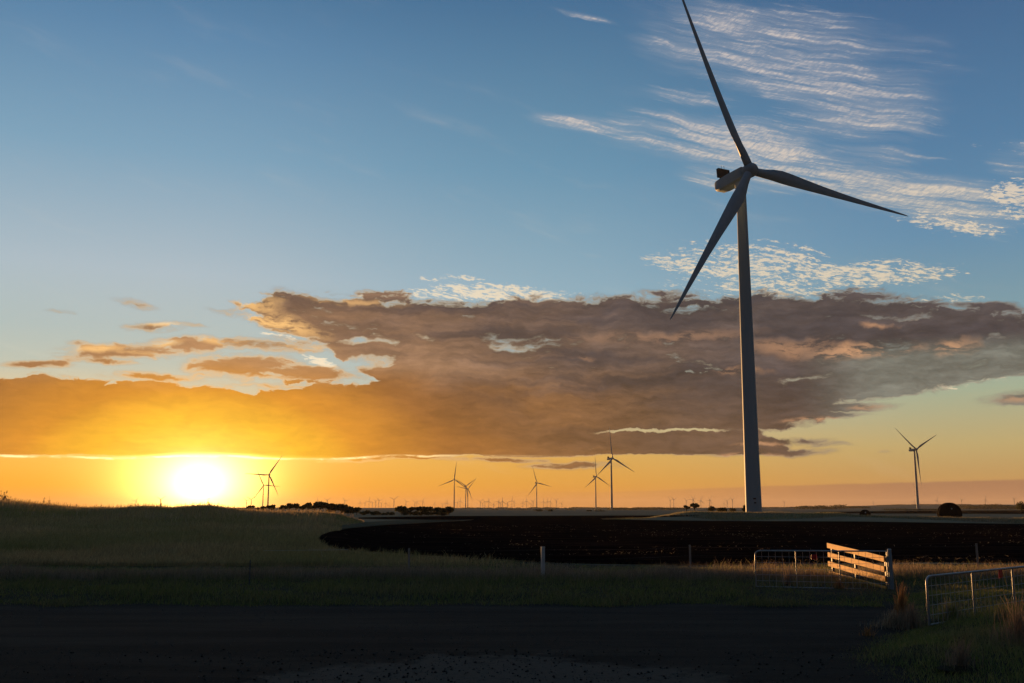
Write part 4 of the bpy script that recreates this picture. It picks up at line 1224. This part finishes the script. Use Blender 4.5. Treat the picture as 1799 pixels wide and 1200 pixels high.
fp.append(post(718, 963, 1007, 3.6, MAT['galv'], 'thin grey steel fence post left of the white post', group=gp))
fp.append(post(954, 961.5, 1017, 6.2, MAT['pale'], 'white square fence post with its left edge lit yellow', sq='wood', group=gp))
fp.append(post(1213, 957.5, 1003, 3.6, MAT['galv'], 'thin grey steel fence post between the white post and the far gate', group=gp))
fp.append(post(1718.5, 955, 1004, 4.0, MAT['galv'], 'thin grey steel fence post seen above the near gate', group=gp))
# sagging top wire with straw caught on it
def wire_pts(a, b, sag, n=18):
    return [(a[0] + (b[0] - a[0]) * t, a[1] + (b[1] - a[1]) * t, a[2] + (b[2] - a[2]) * t - sag * 4 * t * (1 - t)) for t in [k / (n - 1) for k in range(n)]]
root = empty('fence_wire', (0, 36, 0))
def W3(p, z): return (p[1][0], p[1][1] - 36, p[1][2] + z)
pts_all = []
for q, (zf) in enumerate((.92, .6, .3)):
    m = MB()
    for a, b in zip(fp, fp[1:]):
        m.tube(wire_pts(W3(a, a[2] * zf), W3(b, b[2] * zf), .04), .0010, 4)
    m.build('wire_strand', MAT['steel'], root)
tag(root, 'three thin wire strands strung between the field fence posts', 'fence wire')
# the lit rail of blown straw
k = 36.5 / FOC
ax = [atdist(463, 967.4, 36.5), atdist(500, 967.0, 36.5), atdist(545, 966.6, 36.5), atdist(580, 966.2, 36.5), atdist(611, 965.4, 36.5)]
root = empty('straw_wire', ax[3])
o3 = Vector(ax[3])
m = MB(); m.tube([Vector(p) - o3 for p in ax], .004, 5); 
m.build('strand', MAT['wire'], root)
n = 240
sx = np.concatenate([rng.uniform(ax[2][0], ax[4][0], 150), rng.normal((552 - 899.5) * k, .05, 40), rng.normal((592 - 899.5) * k, .05, 30), rng.normal((562 - 899.5) * k, .05, 20)])
sp_ = np.stack([sx - o3.x, rng.normal(0, .015, n), rng.normal(0, .018, n) + .004 - .001], -1)
blades('caught_straw', sp_, np.abs(rng.normal(.02, .05, n)) + .02, np.full(n, .007), np.tile(np.array([[.6, .47, .3]]), (n, 1)), lean=1.6, kind=None, parent=root, mat=MAT['straw'])
m = MB(); q = [Vector(atdist(x, y, 36.5)) - o3 for x, y in [(557, 969.5), (559, 966.5), (562, 965.8), (564, 967), (565, 971), (567, 978)]]
m.tube(q, .008, 5); m.build('hanging_straw', MAT['straw'], root)
tag(root, 'low wire hung with sunlit straw in front of the field tip', 'fence wire')

# ---- tube gates
def gate(name, P0, P1, h0, h1, zb0, zb1, bars, label, cell=(.19, .17), plate=None, tr=.022):
    """tube frame between two ground points; h = top rail heights, zb = bottom rail heights, bars = fractions"""
    A0 = Vector((P0[0], P0[1], 0)); A1 = Vector((P1[0], P1[1], 0))
    root = empty(name, A0)
    L = A1 - A0
    def at(t, f):
        b_ = zb0 + (zb1 - zb0) * t; tp = h0 + (h1 - h0) * t
        return Vector((L.x * t, L.y * t, b_ + (tp - b_) * f))
    rc = .16 / L.length
    m = MB()
    pts = [at(0, 0), at(0, .5), at(0, .84), at(rc * .08, .92), at(rc * .3, .965), at(rc * .62, .99), at(rc, 1.0)] + [at(t, 1.0) for t in np.linspace(.1, 1, 8)]
    pts += [at(1, .5), at(1, 0)]
    m.tube(pts, tr, 12)
    m.tube([at(0, 0), at(.5, 0), at(1, 0)], tr * .8, 12)
    m.build('frame', MAT['galv'], root, smooth=True)
    for t in bars:
        m = MB(); m.tube([at(t, 0), at(t, 1)], tr * .8, 10); m.build('upright', MAT['galv'], root, smooth=True)
    m = MB()
    nx = int(L.length / cell[0]); nz = int((h0 - zb0) / cell[1])
    for k in range(1, nx): m.tube([at(k / nx, 0), at(k / nx, 1)], .0042, 4, cap=False)
    for k in range(1, nz): m.tube([at(0, k / nz), at(.5, k / nz), at(1, k / nz)], .0042, 4, cap=False)
    m.build('mesh_infill', MAT['wire'], root)
    if plate:
        t, f, s = plate
        d = L.normalized(); nrm = Vector((-d.y, d.x, 0)); 
        if nrm.y > 0: nrm = -nrm
        rot = Matrix((d, -nrm, Vector((0, 0, 1)))).transposed()
        m = MB(); m.box(at(t, f) + nrm * .03, (s, .012, s), rot=rot, bev=.004)
        m.build('reflector', MAT['red'], root)
    # latch chain and hinge straps
    m = MB(); m.tube([at(0, .45) + Vector((-.03, 0, 0)), at(0, .40) + Vector((-.06, -.02, -.04)), at(0, .36) + Vector((-.03, -.01, -.05))], .008, 5); m.build('latch', MAT['steel'], root)
    m = MB()
    for f in (.15, .85): m.box(at(1, f) + Vector((.02, 0, 0)), (.10, .03, .04), bev=.004)
    m.build('hinge', MAT['steel'], root)
    tag(root, label, 'gate')
    return root
a0 = onground(1329, 1037.5, 0.0); a1 = (onground(1562, 1042, 0.0))
z0 = float(height(*a0))
hz = lambda px, py, Y: atdist(px, py, Y)[2]
gate('farm_gate', a0, a1, hz(1329, 967.5, a0[1]), hz(1562, 968.5, a1[1]), hz(1329, 1030.5, a0[1]), hz(1562, 1036.5, a1[1]), (.315, .645), 'open tube and mesh farm gate farther away, in front of the sunlit boards', plate=(.452, .835, .15))
b0 = onground(1633, 1100, 0.15)
Yr = (CAMH - 1.02) * FOC / (997 - 893.6) * .995
b1 = (onground(1799, 1076, .15)[0] * 0 + (1799 - 899.5) / FOC * math.cos(R(PITCH)) * Yr * 1.0, Yr)
ext = 1.22
b1 = (b0[0] + (b1[0] - b0[0]) * ext, b0[1] + (b1[1] - b0[1]) * ext)
h0 = hz(1627, 1013, b0[1]); 
def frac(px):
    u = (px - 899.5) / FOC * math.cos(R(PITCH)) ; dx = b1[0] - b0[0]; dy = b1[1] - b0[1]
    return (u * b0[1] - b0[0]) / (dx - u * dy)
gate('farm_gate', b0, b1, h0, h0 + .02, hz(1633, 1098, b0[1]), hz(1633, 1098, b0[1]) + .03, (frac(1699), frac(1769)), 'near tube and mesh farm gate at the right edge, grass growing at its foot', plate=(.555, .90, .17), tr=.024)
# gate posts
root = empty('gate_post', (a1[0] + .09, a1[1], float(height(*a1))))
m = MB(); m.tube([(0, 0, -.3), (0, 0, .6), (-.01, 0, hz(1562, 965.5, a1[1]) - float(height(*a1)))], [.062, .060, .056], 16); m.build('shaft', MAT['gpost'], root, smooth=True)
m = MB(); m.tube([(-.01, 0, hz(1562, 965.5, a1[1]) - float(height(*a1))), (-.01, 0, hz(1562, 965.5, a1[1]) - float(height(*a1)) + .02)], [.063, .045], 16); m.build('cap', MAT['galv'], root, smooth=True)
tag(root, 'pale round gate post at the right end of the far gate and boards', 'gate post')
gb = Vector((b1[0] + .1, b1[1] + .1, 0))
root = empty('gate_post', (gb.x, gb.y, float(bankz(gb.x, gb.y))))
m = MB(); m.tube([(0, 0, -.3), (0, 0, 1.1)], .075, 16); m.build('shaft', MAT['pale'], root, smooth=True)
tag(root, 'pale gate post carrying the near gate just outside the right edge', 'gate post')
# ---- timber board panel behind the far gate, running away from the road
PA = Vector(atdist(1556, 977.5, 29.6)); PB = Vector(atdist(1456.5, 953.5, 35.2))
root = empty('board_fence', (PA.x, PA.y, 0))
Ld = Vector((PB.x - PA.x, PB.y - PA.y, 0)); dirn = Ld.normalized(); L = Ld.length
nrm = Vector((-dirn.y, dirn.x, 0))
if nrm.x > 0: nrm = -nrm
for q in range(4):
    # right end heights, left end heights (tops)
    yr = [977.5, 995.5, 1013.0, 1030.5][q]; yl = [953.5, 969.8, 986.0, 1002.5][q]
    wr, wl = 9.8, 8.6
    zt0 = atdist(1556, yr, PA.y)[2]; zb0_ = atdist(1556, yr + wr, PA.y)[2]
    zt1 = atdist(1456.5, yl, PB.y)[2]; zb1_ = atdist(1456.5, yl + wl, PB.y)[2]
    th = .035
    e0 = random.uniform(-.02, .03); e1 = random.uniform(-.02, .05)
    seg = 10; V = []; F = []
    for k in range(seg + 1):
        t = k / seg
        c = dirn * (t * (L + e1) + e0 * (1 - t)); wob = .006 * math.sin(t * 5 + q)
        zt_ = zt0 + (zt1 - zt0) * t + wob; zb_ = zb0_ + (zb1_ - zb0_) * t + wob
        for s_, z_ in ((0, zb_), (0, zt_), (1, zt_), (1, zb_)):
            V.append(c + nrm * (.03 + th * (1 - s_)) + Vector((0, 0, z_)))
    for k in range(seg):
        for j_ in range(4): F.append((k * 4 + j_, k * 4 + (j_ + 1) % 4, (k + 1) * 4 + (j_ + 1) % 4, (k + 1) * 4 + j_))
    F.append((0, 1, 2, 3)); F.append((seg * 4 + 3, seg * 4 + 2, seg * 4 + 1, seg * 4))
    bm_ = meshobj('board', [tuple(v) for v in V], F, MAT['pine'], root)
    bmm = bmesh.new(); bmm.from_mesh(bm_.data); bmesh.ops.recalc_face_normals(bmm, faces=bmm.faces); bmm.to_mesh(bm_.data); bmm.free()
for t, hh_ in ((.02, 1.0), (.52, 1.08), (.965, 1.2)):
    c = dirn * (t * L) - nrm * .04
    gzp = float(height(PA.x + c.x, PA.y + c.y))
    m = MB(); m.box((c.x, c.y, gzp + hh_ / 2 - .15), (.10, .075, hh_ + .1), rot=Matrix.Rotation(math.atan2(dirn.y, dirn.x), 3, 'Z'), bev=.006)
    m.build('stay_post', MAT['steel'], root)
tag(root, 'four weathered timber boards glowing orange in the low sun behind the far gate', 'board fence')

# ---- cable drums on the far strip
def drum(px, pyc, wpx, D, rz, label):
    k = D / FOC; r = wpx * k / 2
    X = (px - 899.5) * k * math.cos(R(PITCH)); z0 = float(height(X, D))
    zc = z0 + r * .96
    root = empty('cable_drum', (X, D, z0), rz)
    wd = r * .42
    for s_ in (-1, 1):
        m = MB(); y0 = s_ * wd
        m.tube([(0, y0 - .06, r), (0, y0 + .06, r)], r, 40)
        for q in range(8):
            a = q * math.pi / 4
            m.box((math.cos(a) * r * .55, y0 + s_ * .09, r + math.sin(a) * r * .55), (r * .8, .07, .12), rot=Matrix.Rotation(-a, 3, 'Y'))
        m.tube([(0, y0 + s_ * .06, r), (0, y0 + s_ * .16, r)], r * .16, 16)
        m.build('flange', MAT['drum'], root)
    m = MB(); m.tube([(0, -wd, r), (0, wd, r)], r * .86, 32); m.build('winding', MAT['mark'], root, smooth=True)
    m = MB(); m.box((r * .12, -wd - .16, r * 1.45), (.22, .02, .22), bev=.01)
    m.build('tag_plate', MAT['pale'], root)
    root.location.z = CAMH + (893.6 - pyc) * k - 2 * r
    tag(root, label, 'cable drum', 'cable drums on the far strip')
drum(1667.5, 883.2, 38, 186, R(-13), 'large dark round cable drum on the strip near the right edge')
drum(1519.5, 895.2, 18, 203, R(-26), 'small dark round cable drum on the strip, left of the lone right turbine')

# ================================================================== air
HAZE = True
if HAZE:
    V = [(-13500, -400, -3), (13500, -400, -3), (13500, 19000, -3), (-13500, 19000, -3), (-13500, -400, 168), (13500, -400, 168), (13500, 19000, 168), (-13500, 19000, 168)]
    F = [(0, 3, 2, 1), (4, 5, 6, 7), (0, 1, 5, 4), (1, 2, 6, 5), (2, 3, 7, 6), (3, 0, 4, 7)]
    m = bpy.data.materials.new('haze_air'); m.use_nodes = True
    t = m.node_tree; t.nodes.clear()
    pv = t.nodes.new('ShaderNodeVolumePrincipled'); pv.inputs['Density'].default_value = 0.000028
    pv.inputs['Color'].default_value = (.96, .88, .78, 1); pv.inputs['Anisotropy'].default_value = .1
    out = t.nodes.new('ShaderNodeOutputMaterial'); t.links.new(pv.outputs[0], out.inputs['Volume'])
    hz_o = meshobj('haze', V, F, m)
    tag(hz_o, kind='stuff')
